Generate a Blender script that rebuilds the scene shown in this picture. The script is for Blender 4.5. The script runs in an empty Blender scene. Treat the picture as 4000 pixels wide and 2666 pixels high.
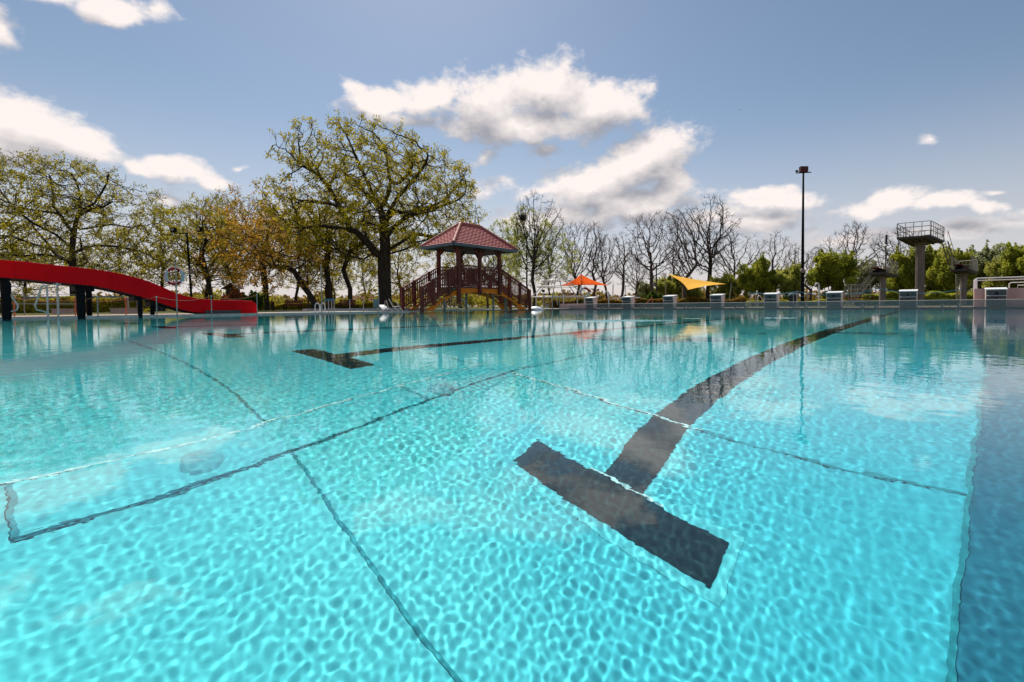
import bpy, math, numpy as np
from mathutils import Matrix, Vector
R = math.radians
sc = bpy.context.scene
COL = sc.collection
# ------------------------------------------------------------------ camera
F, CX, CY = 1867.0454, 2109.7647, 1252.0994
YAW, PIT, ROLL, H, DEPTH = .7028, .0295, -.0084, .2039, 1.645
W_, H_ = 4000, 2666
cam = bpy.data.cameras.new('camera'); co = bpy.data.objects.new('camera', cam); COL.objects.link(co); sc.camera = co
cam.sensor_width = 36; cam.lens = F/W_*36; cam.shift_x = (W_/2-CX)/W_; cam.shift_y = (CY-H_/2)/W_
cam.clip_start = .02; cam.clip_end = 5000
cf = Vector((-math.sin(YAW)*math.cos(PIT), math.cos(YAW)*math.cos(PIT), -math.sin(PIT)))
_r = Vector((math.cos(YAW), math.sin(YAW), 0)); _u = _r.cross(cf)
cr = _r*math.cos(ROLL)+_u*math.sin(ROLL); cu = -_r*math.sin(ROLL)+_u*math.cos(ROLL)
M = Matrix((cr, cu, -cf)).transposed().to_4x4(); M.translation = (0, 0, H); co.matrix_world = M
CAM = Vector((0, 0, H))
# ------------------------------------------------------------------ sun
SUNV = Vector((-math.sin(R(55))*math.cos(R(50)), math.cos(R(55))*math.cos(R(50)), math.sin(R(50))))
sun = bpy.data.lights.new('sun', 'SUN'); sun.energy = 4.8; sun.angle = R(.5); sun.color = (1, .95, .87)
so = bpy.data.objects.new('sun', sun); COL.objects.link(so)
so.rotation_euler = SUNV.to_track_quat('Z', 'Y').to_euler(); sun.cycles.is_caustics_light = True
# ------------------------------------------------------------------ render settings
sc.view_settings.view_transform = 'Standard'; sc.view_settings.look = 'None'; sc.view_settings.gamma = 1
sc.view_settings.exposure = .35
cy = sc.cycles
cy.use_denoising = True; cy.max_bounces = 8; cy.transmission_bounces = 8; cy.transparent_max_bounces = 16
cy.diffuse_bounces = 3; cy.glossy_bounces = 3; cy.sample_clamp_indirect = 4
# ------------------------------------------------------------------ pixel <-> world helpers (source-photo pixels)
def ray(x, y): return cf+cr*((x-CX)/F)-cu*((y-CY)/F)
def Q(x, y, zc): return CAM+ray(x, y)*zc                      # point at depth zc (metres along the view axis)
def proj(p):
    v = Vector(p)-CAM; z = v.dot(cf); return CX+F*v.dot(cr)/z, CY-F*v.dot(cu)/z
def base(x, zc, z=.03):
    p = Q(x, 1205, zc); return Vector((p.x, p.y, z))
def ray_az(d): return math.atan2(d.x, d.y)
def bis(fn, lo, hi):
    for _ in range(50):
        m = (lo+hi)/2
        if fn(m): lo = m
        else: hi = m
    return (lo+hi)/2
def onX(X0, x): return bis(lambda m: proj((X0, m, .01))[0] < x, -8, 80)
def zat(X, Y, y): return bis(lambda m: proj((X, Y, m))[1] > y, -1, 60)
# ------------------------------------------------------------------ world: sky texture + clouds by direction
w = bpy.data.worlds.new('World'); sc.world = w; w.use_nodes = True
def N(nt, typ, **kw):
    n = nt.nodes.new(typ)
    for k, v in kw.items(): setattr(n, k, v)
    return n
def MA(nt, op, a, b=None, c=None, clamp=False):
    n = nt.nodes.new('ShaderNodeMath'); n.operation = op; n.use_clamp = clamp
    for i, v in enumerate((a, b, c)):
        if v is None: continue
        if isinstance(v, (int, float)): n.inputs[i].default_value = v
        else: nt.links.new(v, n.inputs[i])
    return n.outputs[0]
def MR(nt, v, a, b, c=0., d=1., smooth=True):
    n = nt.nodes.new('ShaderNodeMapRange'); n.interpolation_type = 'SMOOTHSTEP' if smooth else 'LINEAR'
    nt.links.new(v, n.inputs[0])
    for i, q in zip((1, 2, 3, 4), (a, b, c, d)): n.inputs[i].default_value = q
    return n.outputs[0]
def MIX(nt, f, a, b):
    n = nt.nodes.new('ShaderNodeMix'); n.data_type = 'RGBA'
    for i, v in ((0, f), (6, a), (7, b)):
        if isinstance(v, (int, float)): n.inputs[i].default_value = v
        elif isinstance(v, tuple): n.inputs[i].default_value = (*v[:3], 1)
        else: nt.links.new(v, n.inputs[i])
    return n.outputs[2]
# (x, y, half-width, half-height, tilt in degrees, strength) in photo pixels, turned into directions
CLOUDS = [(430, 40, 150, 55, 20, .8), (260, -20, 200, 50, 10, .7), (10, 120, 60, 45, 0, .7), (620, 20, 60, 45, -20, .35), (-150, 20, 200, 120, 0, .8),
 (110, 500, 320, 105, 0, .85), (250, 520, 210, 90, -18, .85), (60, 600, 260, 60, 0, .8), (-300, 520, 300, 160, 0, .9),
 (560, 650, 70, 32, 0, .75), (680, 660, 160, 48, 0, .95), (800, 690, 110, 30, -12, .6), (935, 654, 32, 14, 0, .5), (650, 785, 70, 25, 0, .7),
 (1380, 345, 75, 40, -20, .75), (1500, 400, 130, 62, 10, .95), (1640, 380, 130, 75, 15, .95), (1740, 370, 60, 75, 20, .8), (1540, 460, 170, 45, 0, .6),
 (1900, 420, 170, 140, 0, .95), (2130, 360, 180, 140, 0, .95), (2110, 285, 45, 45, 0, .7), (2330, 420, 200, 105, 0, .95), (2050, 500, 330, 75, 0, .9), (2150, 575, 140, 35, 0, .55), (2480, 450, 70, 40, -30, .6),
 (1890, 630, 50, 30, 20, .6), (1890, 745, 90, 45, 20, .55),
 (2480, 650, 230, 110, 20, .95), (2540, 580, 110, 70, 30, .9), (2300, 710, 280, 85, 12, .95), (2450, 790, 330, 75, 0, .9), (2650, 720, 100, 60, -20, .8), (2200, 850, 340, 60, 0, .7), (2100, 735, 110, 35, 15, .6),
 (2980, 765, 130, 38, -5, .8), (2890, 770, 70, 25, 0, .5), (2950, 880, 280, 40, 0, .65), (3400, 820, 130, 45, 10, .75), (3480, 790, 130, 50, 0, .85), (3700, 800, 160, 38, -5, .85), (3850, 815, 90, 30, -18, .7), (3630, 557, 25, 16, 0, .22), (3500, 920, 500, 35, 0, .55), (3050, 800, 220, 45, -6, .7), (2780, 850, 200, 45, 0, .7),
 (3930, 755, 50, 12, 0, .4), (1150, 860, 500, 60, 0, .45), (4200, 560, 100, 20, 10, .3)]
def cloud_group():
    g = bpy.data.node_groups.new('cloud_density', 'ShaderNodeTree')
    g.interface.new_socket('Dir', in_out='INPUT', socket_type='NodeSocketVector')
    g.interface.new_socket('D', in_out='OUTPUT', socket_type='NodeSocketFloat')
    g.interface.new_socket('Soft', in_out='OUTPUT', socket_type='NodeSocketFloat')
    gi = N(g, 'NodeGroupInput'); go = N(g, 'NodeGroupOutput'); L = g.links.new
    sp = N(g, 'ShaderNodeSeparateXYZ'); L(gi.outputs[0], sp.inputs[0])
    az = MA(g, 'ARCTAN2', sp.outputs[0], sp.outputs[1]); el = MA(g, 'ARCSINE', sp.outputs[2])
    wn = N(g, 'ShaderNodeTexNoise'); wn.inputs['Scale'].default_value = 9; wn.inputs['Detail'].default_value = 3
    L(gi.outputs[0], wn.inputs['Vector'])
    ws = N(g, 'ShaderNodeSeparateColor'); L(wn.outputs['Color'], ws.inputs[0])
    az = MA(g, 'MULTIPLY_ADD', ws.outputs[0], .05, MA(g, 'SUBTRACT', az, .025)); el = MA(g, 'MULTIPLY_ADD', ws.outputs[1], .05, MA(g, 'SUBTRACT', el, .025))
    cb = N(g, 'ShaderNodeCombineXYZ'); L(az, cb.inputs[0]); L(el, cb.inputs[1])
    acc = None
    def aeo(x, y):
        d = ray(x, y).normalized(); return ray_az(d), math.asin(d.z)
    for (x, y, rx, ry, tl, st) in CLOUDS:
        a0, e0 = aeo(x, y); a1, _ = aeo(x+rx, y); a2, _ = aeo(x-rx, y); _, e1 = aeo(x, y-ry); _, e2 = aeo(x, y+ry)
        sa = abs(a1-a2)/2*1.25; se = abs(e1-e2)/2*1.25
        mp = N(g, 'ShaderNodeMapping', vector_type='TEXTURE'); L(cb.outputs[0], mp.inputs['Vector'])
        mp.inputs['Location'].default_value = (a0, e0, 0); mp.inputs['Rotation'].default_value = (0, 0, R(tl)); mp.inputs['Scale'].default_value = (sa, se, 1)
        ln = N(g, 'ShaderNodeVectorMath', operation='LENGTH'); L(mp.outputs[0], ln.inputs[0])
        m = MA(g, 'MULTIPLY', MA(g, 'SUBTRACT', 1., ln.outputs['Value']), st)
        acc = m if acc is None else MA(g, 'SMOOTH_MAX', acc, m, .12)
    nz = N(g, 'ShaderNodeTexNoise'); nz.inputs['Scale'].default_value = 13; nz.inputs['Detail'].default_value = 9; nz.inputs['Roughness'].default_value = .56
    st_ = N(g, 'ShaderNodeVectorMath', operation='MULTIPLY'); L(gi.outputs[0], st_.inputs[0]); st_.inputs[1].default_value = (1, 1, 1.5); L(st_.outputs[0], nz.inputs['Vector'])
    nf = N(g, 'ShaderNodeTexNoise'); nf.inputs['Scale'].default_value = 42; nf.inputs['Detail'].default_value = 6; nf.inputs['Roughness'].default_value = .6; L(st_.outputs[0], nf.inputs['Vector'])
    d = MA(g, 'ADD', acc, MA(g, 'MULTIPLY', MA(g, 'SUBTRACT', nz.outputs[0], .5), 1.35)); d = MA(g, 'ADD', d, MA(g, 'MULTIPLY', MA(g, 'SUBTRACT', nf.outputs[0], .5), .75))
    L(d, go.inputs[0]); L(acc, go.inputs[1]); return g
def build_world():
    nt = w.node_tree; L = nt.links.new; bg = nt.nodes['Background']; out = nt.nodes['World Output']
    sky = N(nt, 'ShaderNodeTexSky'); sky.sky_type = 'NISHITA'; sky.sun_disc = False
    sky.sun_elevation = math.asin(SUNV.z); sky.sun_rotation = math.atan2(SUNV.x, SUNV.y)
    sky.air_density = 1.2; sky.dust_density = .4; sky.ozone_density = 1.5
    tc = N(nt, 'ShaderNodeTexCoord'); sp = N(nt, 'ShaderNodeSeparateXYZ'); L(tc.outputs['Generated'], sp.inputs[0])
    hz = MR(nt, sp.outputs[2], .38, -.04)
    hs = N(nt, 'ShaderNodeHueSaturation'); hs.inputs['Saturation'].default_value = .98; hs.inputs['Value'].default_value = 1; L(sky.outputs[0], hs.inputs['Color'])
    base_c = MIX(nt, MA(nt, 'MULTIPLY', hz, .8), hs.outputs[0], (8.6, 7.9, 8.5))
    L(base_c, bg.inputs[0]); bg.inputs[1].default_value = .066
    g = cloud_group()
    c1 = N(nt, 'ShaderNodeGroup'); c1.node_tree = g; L(tc.outputs['Generated'], c1.inputs[0])
    off = N(nt, 'ShaderNodeVectorMath', operation='ADD'); L(tc.outputs['Generated'], off.inputs[0]); off.inputs[1].default_value = (SUNV.x*.022-.006, SUNV.y*.022, .042)
    c2 = N(nt, 'ShaderNodeGroup'); c2.node_tree = g; L(off.outputs[0], c2.inputs[0])
    alpha = MR(nt, c1.outputs[0], -.02, .5)
    grad = MA(nt, 'SUBTRACT', c1.outputs[0], c2.outputs[0])
    thick = MR(nt, c2.outputs[0], .15, .95)
    soft = MA(nt, 'SUBTRACT', c1.outputs[1], c2.outputs[1])
    lit = MA(nt, 'ADD', MA(nt, 'MULTIPLY', grad, .55), MA(nt, 'SUBTRACT', .50, MA(nt, 'MULTIPLY', thick, .10)))
    lit = MA(nt, 'ADD', lit, MA(nt, 'MULTIPLY', soft, .5), clamp=True)
    ccol = MIX(nt, lit, (.37, .37, .41), (1.0, .91, .87))
    b2 = N(nt, 'ShaderNodeBackground'); L(ccol, b2.inputs[0]); b2.inputs[1].default_value = .80
    mx = N(nt, 'ShaderNodeMixShader'); L(MA(nt, 'MULTIPLY', alpha, .97), mx.inputs[0]); L(bg.outputs[0], mx.inputs[1]); L(b2.outputs[0], mx.inputs[2])
    L(mx.outputs[0], out.inputs[0])
    w.cycles.sampling_method = 'MANUAL'; w.cycles.sample_map_resolution = 1024
build_world()
# ------------------------------------------------------------------ materials
def mat(name, col, rough=.7, metal=0., col2=None, scale=8., detail=4., bump=0., spec=.3, trans=0., coords='Object', stretch=None):
    m = bpy.data.materials.new(name); m.use_nodes = True; nt = m.node_tree; b = nt.nodes['Principled BSDF']; L = nt.links.new
    b.inputs['Base Color'].default_value = (*col, 1); b.inputs['Roughness'].default_value = rough; b.inputs['Metallic'].default_value = metal
    b.inputs['Specular IOR Level'].default_value = spec
    if col2 is not None or bump:
        tc = N(nt, 'ShaderNodeTexCoord'); nz = N(nt, 'ShaderNodeTexNoise'); nz.inputs['Scale'].default_value = scale; nz.inputs['Detail'].default_value = detail
        if stretch:
            mp = N(nt, 'ShaderNodeMapping'); mp.inputs['Scale'].default_value = stretch; L(tc.outputs[coords], mp.inputs[0]); L(mp.outputs[0], nz.inputs['Vector'])
        else: L(tc.outputs[coords], nz.inputs['Vector'])
        if col2 is not None: L(MIX(nt, MR(nt, nz.outputs[0], .35, .65), col, col2), b.inputs['Base Color'])
        if bump:
            bp = N(nt, 'ShaderNodeBump'); bp.inputs['Strength'].default_value = bump; bp.inputs['Distance'].default_value = .02; L(nz.outputs[0], bp.inputs['Height']); L(bp.outputs[0], b.inputs['Normal'])
    if trans:
        t = N(nt, 'ShaderNodeBsdfTranslucent'); ms = N(nt, 'ShaderNodeMixShader'); ms.inputs[0].default_value = trans
        src = b.inputs['Base Color'].links[0].from_socket if b.inputs['Base Color'].links else None
        if src: L(src, t.inputs[0])
        else: t.inputs[0].default_value = (*col, 1)
        L(b.outputs[0], ms.inputs[1]); L(t.outputs[0], ms.inputs[2]); L(ms.outputs[0], nt.nodes['Material Output'].inputs[0])
    return m
MT = {}
def leafmat(name, a, b_): MT[name] = mat(name, a, .75, col2=b_, scale=.55, detail=6, trans=.45, spec=.1)
leafmat('leaf_oak', (0.5, 0.4, 0.02), (0.34, 0.29, 0.02))
leafmat('leaf_olive', (0.44, 0.36, 0.03), (0.28, 0.25, 0.03))
leafmat('leaf_orange', (0.56, 0.27, 0.03), (0.4, 0.27, 0.03))
leafmat('leaf_green', (.46, .45, .05), (.26, .29, .035))
leafmat('leaf_lime', (0.52, 0.5, 0.11), (0.32, 0.34, 0.06))
leafmat('leaf_pale', (0.5, 0.5, 0.27), (0.28, 0.3, 0.11))
leafmat('leaf_dark', (0.1, 0.15, 0.02), (0.06, 0.1, 0.02))
leafmat('leaf_red', (0.45, 0.15, 0.05), (0.28, 0.1, 0.03))
leafmat('leaf_brown', (0.3, 0.16, 0.03), (0.19, 0.15, 0.03))
MT['bark'] = mat('bark', (.035, .026, .02), .9, col2=(.07, .055, .042), scale=3, bump=.6, stretch=(3, 3, .6), spec=.1)
MT['bark_bare'] = mat('bark_bare', (.11, .065, .06), .9, col2=(.16, .11, .09), scale=2, bump=.4, spec=.1)
MT['steel'] = mat('steel', (.62, .57, .52), .45, .35, col2=(.5, .46, .42), scale=12)
MT['steel_dull'] = mat('steel_dull', (.46, .41, .36), .6, .2, col2=(.36, .32, .28), scale=8)
MT['galv'] = mat('galv', (.22, .20, .18), .55, .5, col2=(.15, .13, .12), scale=6)
MT['black_metal'] = mat('black_metal', (.010, .009, .010), .7, spec=.08)
MT['dark_grey'] = mat('dark_grey', (.06, .065, .07), .6)
MT['red_slide'] = mat('red_slide', (.88, .006, .010), .5, col2=(.78, .005, .010), scale=1.2, spec=.05)
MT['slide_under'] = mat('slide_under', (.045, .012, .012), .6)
MT['wood_red'] = mat('wood_red', (.22, .040, .022), .65, col2=(.13, .026, .017), scale=5, bump=.15, stretch=(1, 1, .3))
MT['wood_yellow'] = mat('wood_yellow', (1., .20, .003), .6, col2=(.9, .17, .003), scale=4)
MT['tile_ridge'] = mat('tile_ridge', (.56, .16, .11), .6, col2=(.40, .13, .11), scale=8)
MT['gutter'] = mat('gutter', (.10, .12, .13), .4, .3)
MT['white_paint'] = mat('white_paint', (.78, .76, .74), .5, col2=(.68, .66, .64), scale=5)
MT['white_plastic'] = mat('white_plastic', (.75, .74, .75), .35)
MT['grey_plastic'] = mat('grey_plastic', (.30, .29, .31), .5)
MT['pink_wall'] = mat('pink_wall', (.50, .34, .31), .8, col2=(.56, .39, .355), scale=3, bump=.1)
MT['concrete'] = mat('concrete', (.20, .155, .135), .85, col2=(.26, .205, .18), scale=3, bump=.3, stretch=(2, 2, .4))
MT['concrete_dark'] = mat('concrete_dark', (.075, .065, .06), .85, col2=(.11, .09, .08), scale=4, bump=.3)
MT['board_red'] = mat('board_red', (.16, .02, .02), .7)
MT['orange_sail'] = mat('orange_sail', (.96, .16, .03), .7, col2=(.92, .13, .025), scale=1.5, trans=.85, spec=.0)
MT['yellow_sail'] = mat('yellow_sail', (1., .55, .11), .7, col2=(.97, .50, .09), scale=1.5, trans=.25, spec=.0)
MT['rope_red'] = mat('rope_red', (.42, .14, .08), .8)
MT['rope_blue'] = mat('rope_blue', (.04, .24, .36), .8)
MT['rope_white'] = mat('rope_white', (.6, .6, .58), .8)
MT['buoy_red'] = mat('buoy_red', (.30, .012, .02), .5)
MT['buoy_white'] = mat('buoy_white', (.42, .47, .52), .5)
MT['block_body'] = mat('block_body', (.12, .11, .11), .6, 0., spec=.2, col2=(.10, .09, .09), scale=6)
MT['block_plate'] = mat('block_plate', (.12, .125, .125), .7, 0., spec=.1, col2=(.10, .105, .105), scale=9)
MT['block_side'] = mat('block_side', (.62, .52, .47), .5, col2=(.52, .43, .39), scale=6)
MT['block_recess'] = mat('block_recess', (.055, .07, .085), .35, .5)
MT['number_black'] = mat('number_black', (.006, .006, .01), .6)
MT['number_faint'] = mat('number_faint', (.035, .045, .055), .6)
MT['lane_black'] = mat('lane_black', (.010, .028, .035), .5, col2=(.016, .045, .052), scale=20, spec=0)
MT['seam'] = mat('seam', (.03, .29, .34), .6, spec=0)
MT['bright_trim'] = mat('bright_trim', (.55, .86, .86), .5, spec=0)
MT['lane_border'] = mat('lane_border', (.12, .64, .70), .7, spec=0)
MT['drain'] = mat('drain', (.10, .46, .52), .5, spec=0)
MT['blue_float'] = mat('blue_float', (.20, .52, .72), .3)
MT['terracotta'] = mat('terracotta', (.35, .10, .07), .8, col2=(.25, .08, .06), scale=6)
MT['house_wall'] = mat('house_wall', (.55, .50, .48), .9, col2=(.48, .44, .43), scale=2)
MT['glass_dark'] = mat('glass_dark', (.03, .035, .04), .15)
MT['grey_panel'] = mat('grey_panel', (.30, .30, .29), .6, col2=(.22, .22, .21), scale=3)
MT['flood_red'] = mat('flood_red', (.13, .03, .022), .6, col2=(.09, .025, .02), scale=10)
MT['bin_dark'] = mat('bin_dark', (.02, .035, .04), .5)
MT['yellow_thing'] = mat('yellow_thing', (.55, .40, .03), .6)
MT['hut_wood'] = mat('hut_wood', (.05, .03, .02), .8)
MT['hut_roof'] = mat('hut_roof', (.16, .09, .045), .8)
def paving():
    m = mat('paving', (.42, .28, .23), .8, spec=.2); nt = m.node_tree; L = nt.links.new; b = nt.nodes['Principled BSDF']
    tc = N(nt, 'ShaderNodeTexCoord'); br = N(nt, 'ShaderNodeTexBrick'); L(tc.outputs['Object'], br.inputs[0])
    br.inputs['Scale'].default_value = 3.5; br.inputs['Color1'].default_value = (.46, .31, .26, 1); br.inputs['Color2'].default_value = (.40, .265, .22, 1); br.inputs['Mortar'].default_value = (.22, .16, .13, 1); br.inputs['Mortar Size'].default_value = .012
    L(br.outputs[0], b.inputs['Base Color']); return m
MT['paving'] = paving()
MT['paving_grey'] = mat('paving_grey', (.25, .235, .20), .85, col2=(.33, .30, .26), scale=4)
MT['ground'] = mat('ground', (.10, .085, .035), .95, col2=(.06, .075, .02), scale=.6, detail=8, spec=.05)
MT['curb'] = mat('curb', (.62, .48, .43), .7, col2=(.52, .40, .36), scale=5)
def rooftile():
    m = mat('roof_tile', (.42, .11, .10), .75, spec=.15); nt = m.node_tree; L = nt.links.new; b = nt.nodes['Principled BSDF']
    uv = N(nt, 'ShaderNodeUVMap'); sp = N(nt, 'ShaderNodeSeparateXYZ'); L(uv.outputs[0], sp.inputs[0])
    nz = N(nt, 'ShaderNodeTexNoise'); nz.inputs['Scale'].default_value = 9; L(uv.outputs[0], nz.inputs['Vector'])
    L(MIX(nt, MR(nt, nz.outputs[0], .35, .65), (.58, .185, .175), (.46, .125, .12)), b.inputs['Base Color']); return m
MT['roof_tile'] = rooftile()
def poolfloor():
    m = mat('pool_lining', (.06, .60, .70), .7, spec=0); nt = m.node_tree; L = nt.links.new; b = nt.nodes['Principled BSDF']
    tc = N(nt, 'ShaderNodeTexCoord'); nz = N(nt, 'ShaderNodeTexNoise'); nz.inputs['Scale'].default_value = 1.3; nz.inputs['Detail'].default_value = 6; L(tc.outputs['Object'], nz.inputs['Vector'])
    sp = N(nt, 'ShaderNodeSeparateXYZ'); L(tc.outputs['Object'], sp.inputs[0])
    near = MIX(nt, MR(nt, nz.outputs[0], .3, .7), (.13, .66, .69), (.09, .57, .63)); near = MIX(nt, MR(nt, sp.outputs[0], -1.9, .1), near, (.06, .50, .60)); far = MIX(nt, MR(nt, nz.outputs[0], .3, .7), (.035, .40, .43), (.028, .34, .38))  # light falloff with distance and to the right is put into the colour
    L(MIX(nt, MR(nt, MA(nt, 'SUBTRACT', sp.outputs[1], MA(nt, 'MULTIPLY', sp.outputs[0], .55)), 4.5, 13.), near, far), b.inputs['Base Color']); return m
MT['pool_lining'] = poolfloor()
MT['dark_strip'] = mat('dark_strip', (.025, .19, .27), .7, col2=(.02, .165, .24), scale=1.1, spec=0)  # darker blue for the strip along the right of the floor
def watermat():
    m = bpy.data.materials.new('water'); m.use_nodes = True; nt = m.node_tree; nt.nodes.remove(nt.nodes['Principled BSDF']); L = nt.links.new
    g = N(nt, 'ShaderNodeBsdfGlass'); g.inputs['IOR'].default_value = 1.333; g.inputs['Roughness'].default_value = 0; g.inputs['Color'].default_value = (.97, 1, 1, 1)
    tc = N(nt, 'ShaderNodeTexCoord'); nz = N(nt, 'ShaderNodeTexNoise'); nz.inputs['Scale'].default_value = 9; nz.inputs['Detail'].default_value = 4; nz.inputs['Roughness'].default_value = .5
    L(tc.outputs['Object'], nz.inputs['Vector'])
    bp = N(nt, 'ShaderNodeBump'); bp.inputs['Strength'].default_value = 1; bp.inputs['Distance'].default_value = .0006; L(nz.outputs[0], bp.inputs['Height']); L(bp.outputs[0], g.inputs['Normal'])
    L(g.outputs[0], nt.nodes['Material Output'].inputs[0]); return m
MT['water'] = watermat()
def screenmat():
    m = bpy.data.materials.new('perforated_mesh'); m.use_nodes = True; nt = m.node_tree; L = nt.links.new; b = nt.nodes['Principled BSDF']
    b.inputs['Base Color'].default_value = (.30, .27, .25, 1); b.inputs['Roughness'].default_value = .5; b.inputs['Metallic'].default_value = .4
    tc = N(nt, 'ShaderNodeTexCoord'); vo = N(nt, 'ShaderNodeTexVoronoi'); vo.inputs['Scale'].default_value = 55; vo.inputs['Randomness'].default_value = .15; L(tc.outputs['Object'], vo.inputs['Vector'])
    hole = MA(nt, 'LESS_THAN', vo.outputs['Distance'], .385)
    t = N(nt, 'ShaderNodeBsdfTransparent'); ms = N(nt, 'ShaderNodeMixShader'); L(hole, ms.inputs[0]); L(b.outputs[0], ms.inputs[1]); L(t.outputs[0], ms.inputs[2]); L(ms.outputs[0], nt.nodes['Material Output'].inputs[0]); return m
MT['screen'] = screenmat()
# ------------------------------------------------------------------ mesh builder
def from_arrays(name, v, quads, m, parent=None, smooth=False, n=4):
    me = bpy.data.meshes.new(name); v = np.asarray(v, np.float32).reshape(-1, 3); q = np.asarray(quads, np.int32).reshape(-1, n)
    me.vertices.add(len(v)); me.vertices.foreach_set('co', v.ravel()); me.loops.add(q.size); me.loops.foreach_set('vertex_index', q.ravel())
    me.polygons.add(len(q)); me.polygons.foreach_set('loop_start', np.arange(len(q), dtype=np.int32)*n); me.polygons.foreach_set('loop_total', np.full(len(q), n, np.int32))
    if smooth: me.polygons.foreach_set('use_smooth', np.ones(len(q), bool))
    me.update(calc_edges=True); me.materials.append(MT[m] if isinstance(m, str) else m)
    o = bpy.data.objects.new(name, me); COL.objects.link(o); o.parent = parent; return o
class MB:
    def __init__(s): s.v = []; s.f = []; s.sm = []
    def add(s, v, f, sm=False):
        b = len(s.v); s.v += [tuple(p) for p in v]; s.f += [tuple(b+i for i in q) for q in f]; s.sm += [sm]*len(f); return s
    def box(s, c, d, rz=0, M=None):
        x, y, z = d[0]/2, d[1]/2, d[2]/2; P = [Vector((a*x, b*y, e*z)) for a in (-1, 1) for b in (-1, 1) for e in (-1, 1)]
        if rz: P = [Matrix.Rotation(rz, 3, 'Z') @ p for p in P]
        if M: P = [M @ p for p in P]
        P = [p+Vector(c) for p in P]
        return s.add(P, [(0, 1, 3, 2), (4, 6, 7, 5), (0, 4, 5, 1), (2, 3, 7, 6), (0, 2, 6, 4), (1, 5, 7, 3)])
    def bar(s, a, b, w, h, up=(0, 0, 1)):
        a = Vector(a); b = Vector(b); d = (b-a).normalized(); u = Vector(up); sd = d.cross(u)
        if sd.length < 1e-4: sd = Vector((1, 0, 0))
        sd.normalize(); u = sd.cross(d).normalized(); P = [p+sd*(i*w/2)+u*(j*h/2) for p in (a, b) for i, j in ((-1, -1), (1, -1), (1, 1), (-1, 1))]
        return s.add(P, [(0, 1, 2, 3), (7, 6, 5, 4), (0, 4, 5, 1), (1, 5, 6, 2), (2, 6, 7, 3), (3, 7, 4, 0)])
    def tube(s, pts, r, n=8, cap=True, r2=None):
        pts = [Vector(p) for p in pts]; k = len(pts); v = []; ref = Vector((.13, .21, .97)); 
        for i, p in enumerate(pts):
            d = (pts[min(i+1, k-1)]-pts[max(i-1, 0)]).normalized()
            if i == 0: a = d.cross(Vector((0, 0, 1))) if abs(d.z) < .9 else d.cross(Vector((1, 0, 0)))
            else: a = a-d*a.dot(d)
            a.normalize(); b = d.cross(a); rr = r if r2 is None else r+(r2-r)*i/max(1, k-1)
            v += [p+a*(rr*math.cos(2*math.pi*j/n))+b*(rr*math.sin(2*math.pi*j/n)) for j in range(n)]
        f = [(i*n+j, i*n+(j+1) % n, (i+1)*n+(j+1) % n, (i+1)*n+j) for i in range(k-1) for j in range(n)]
        s.add(v, f, True)
        if cap: s.add(v[:n], [tuple(range(n))[::-1]]); s.add(v[-n:], [tuple(range(n))])
        return s
    def quad(s, a, b, c, d): return s.add([a, b, c, d], [(0, 1, 2, 3)])
    def build(s, name, m, parent=None, **kw):
        me = bpy.data.meshes.new(name); me.from_pydata(s.v, [], s.f); me.polygons.foreach_set('use_smooth', s.sm); me.update()
        me.materials.append(MT[m]); o = bpy.data.objects.new(name, me); COL.objects.link(o); o.parent = parent
        if kw: tag(o, **kw)
        return o
def tag(o, label=None, cat=None, group=None, kind=None):
    if label: o['label'] = label
    if cat: o['category'] = cat
    if group: o['group'] = group
    if kind: o['kind'] = kind
    return o
def empty(name, loc, label, cat, group=None, rz=0, scale=None):
    o = bpy.data.objects.new(name, None); COL.objects.link(o); o.location = loc; o.rotation_euler = (0, 0, rz); o.empty_display_size = .2
    if scale: o.scale = scale
    return tag(o, label, cat, group)
def copy_tree(o, parent=None):
    c = o.copy(); COL.objects.link(c); c.parent = parent
    for ch in list(o.children): copy_tree(ch, c)
    return c
def again(proto, loc, label, rz=0, scale=None, group=None):
    c = copy_tree(proto); c.location = loc; c.rotation_euler = (0, 0, rz); c['label'] = label
    if scale: c.scale = scale
    if group: c['group'] = group
    return c
def receiver(o): o.cycles.is_caustics_receiver = True; return o
# ================================================================== SETTING
PX0, PX1, PY0, PY1 = -17.4, 2.65, -.45, 23.5         # pool basin
CH0, CH1, CHX = 11.9, 19.4, -27.                      # channel under the bridge
def sheet(name, rects, z, m, kind='structure'):
    b = MB()
    for x0, y0, x1, y1 in rects: b.quad((x0, y0, z), (x1, y0, z), (x1, y1, z), (x0, y1, z))
    return b.build(name, m, kind=kind)
BIG = 2500
sheet('ground', [(-BIG, -BIG, CHX, BIG), (PX1, -BIG, BIG, BIG), (CHX, -BIG, PX1, PY0), (CHX, PY1, PX1, BIG), (CHX, PY0, PX0, CH0), (CHX, CH1, PX0, PY1)], .012, 'ground')
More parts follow.
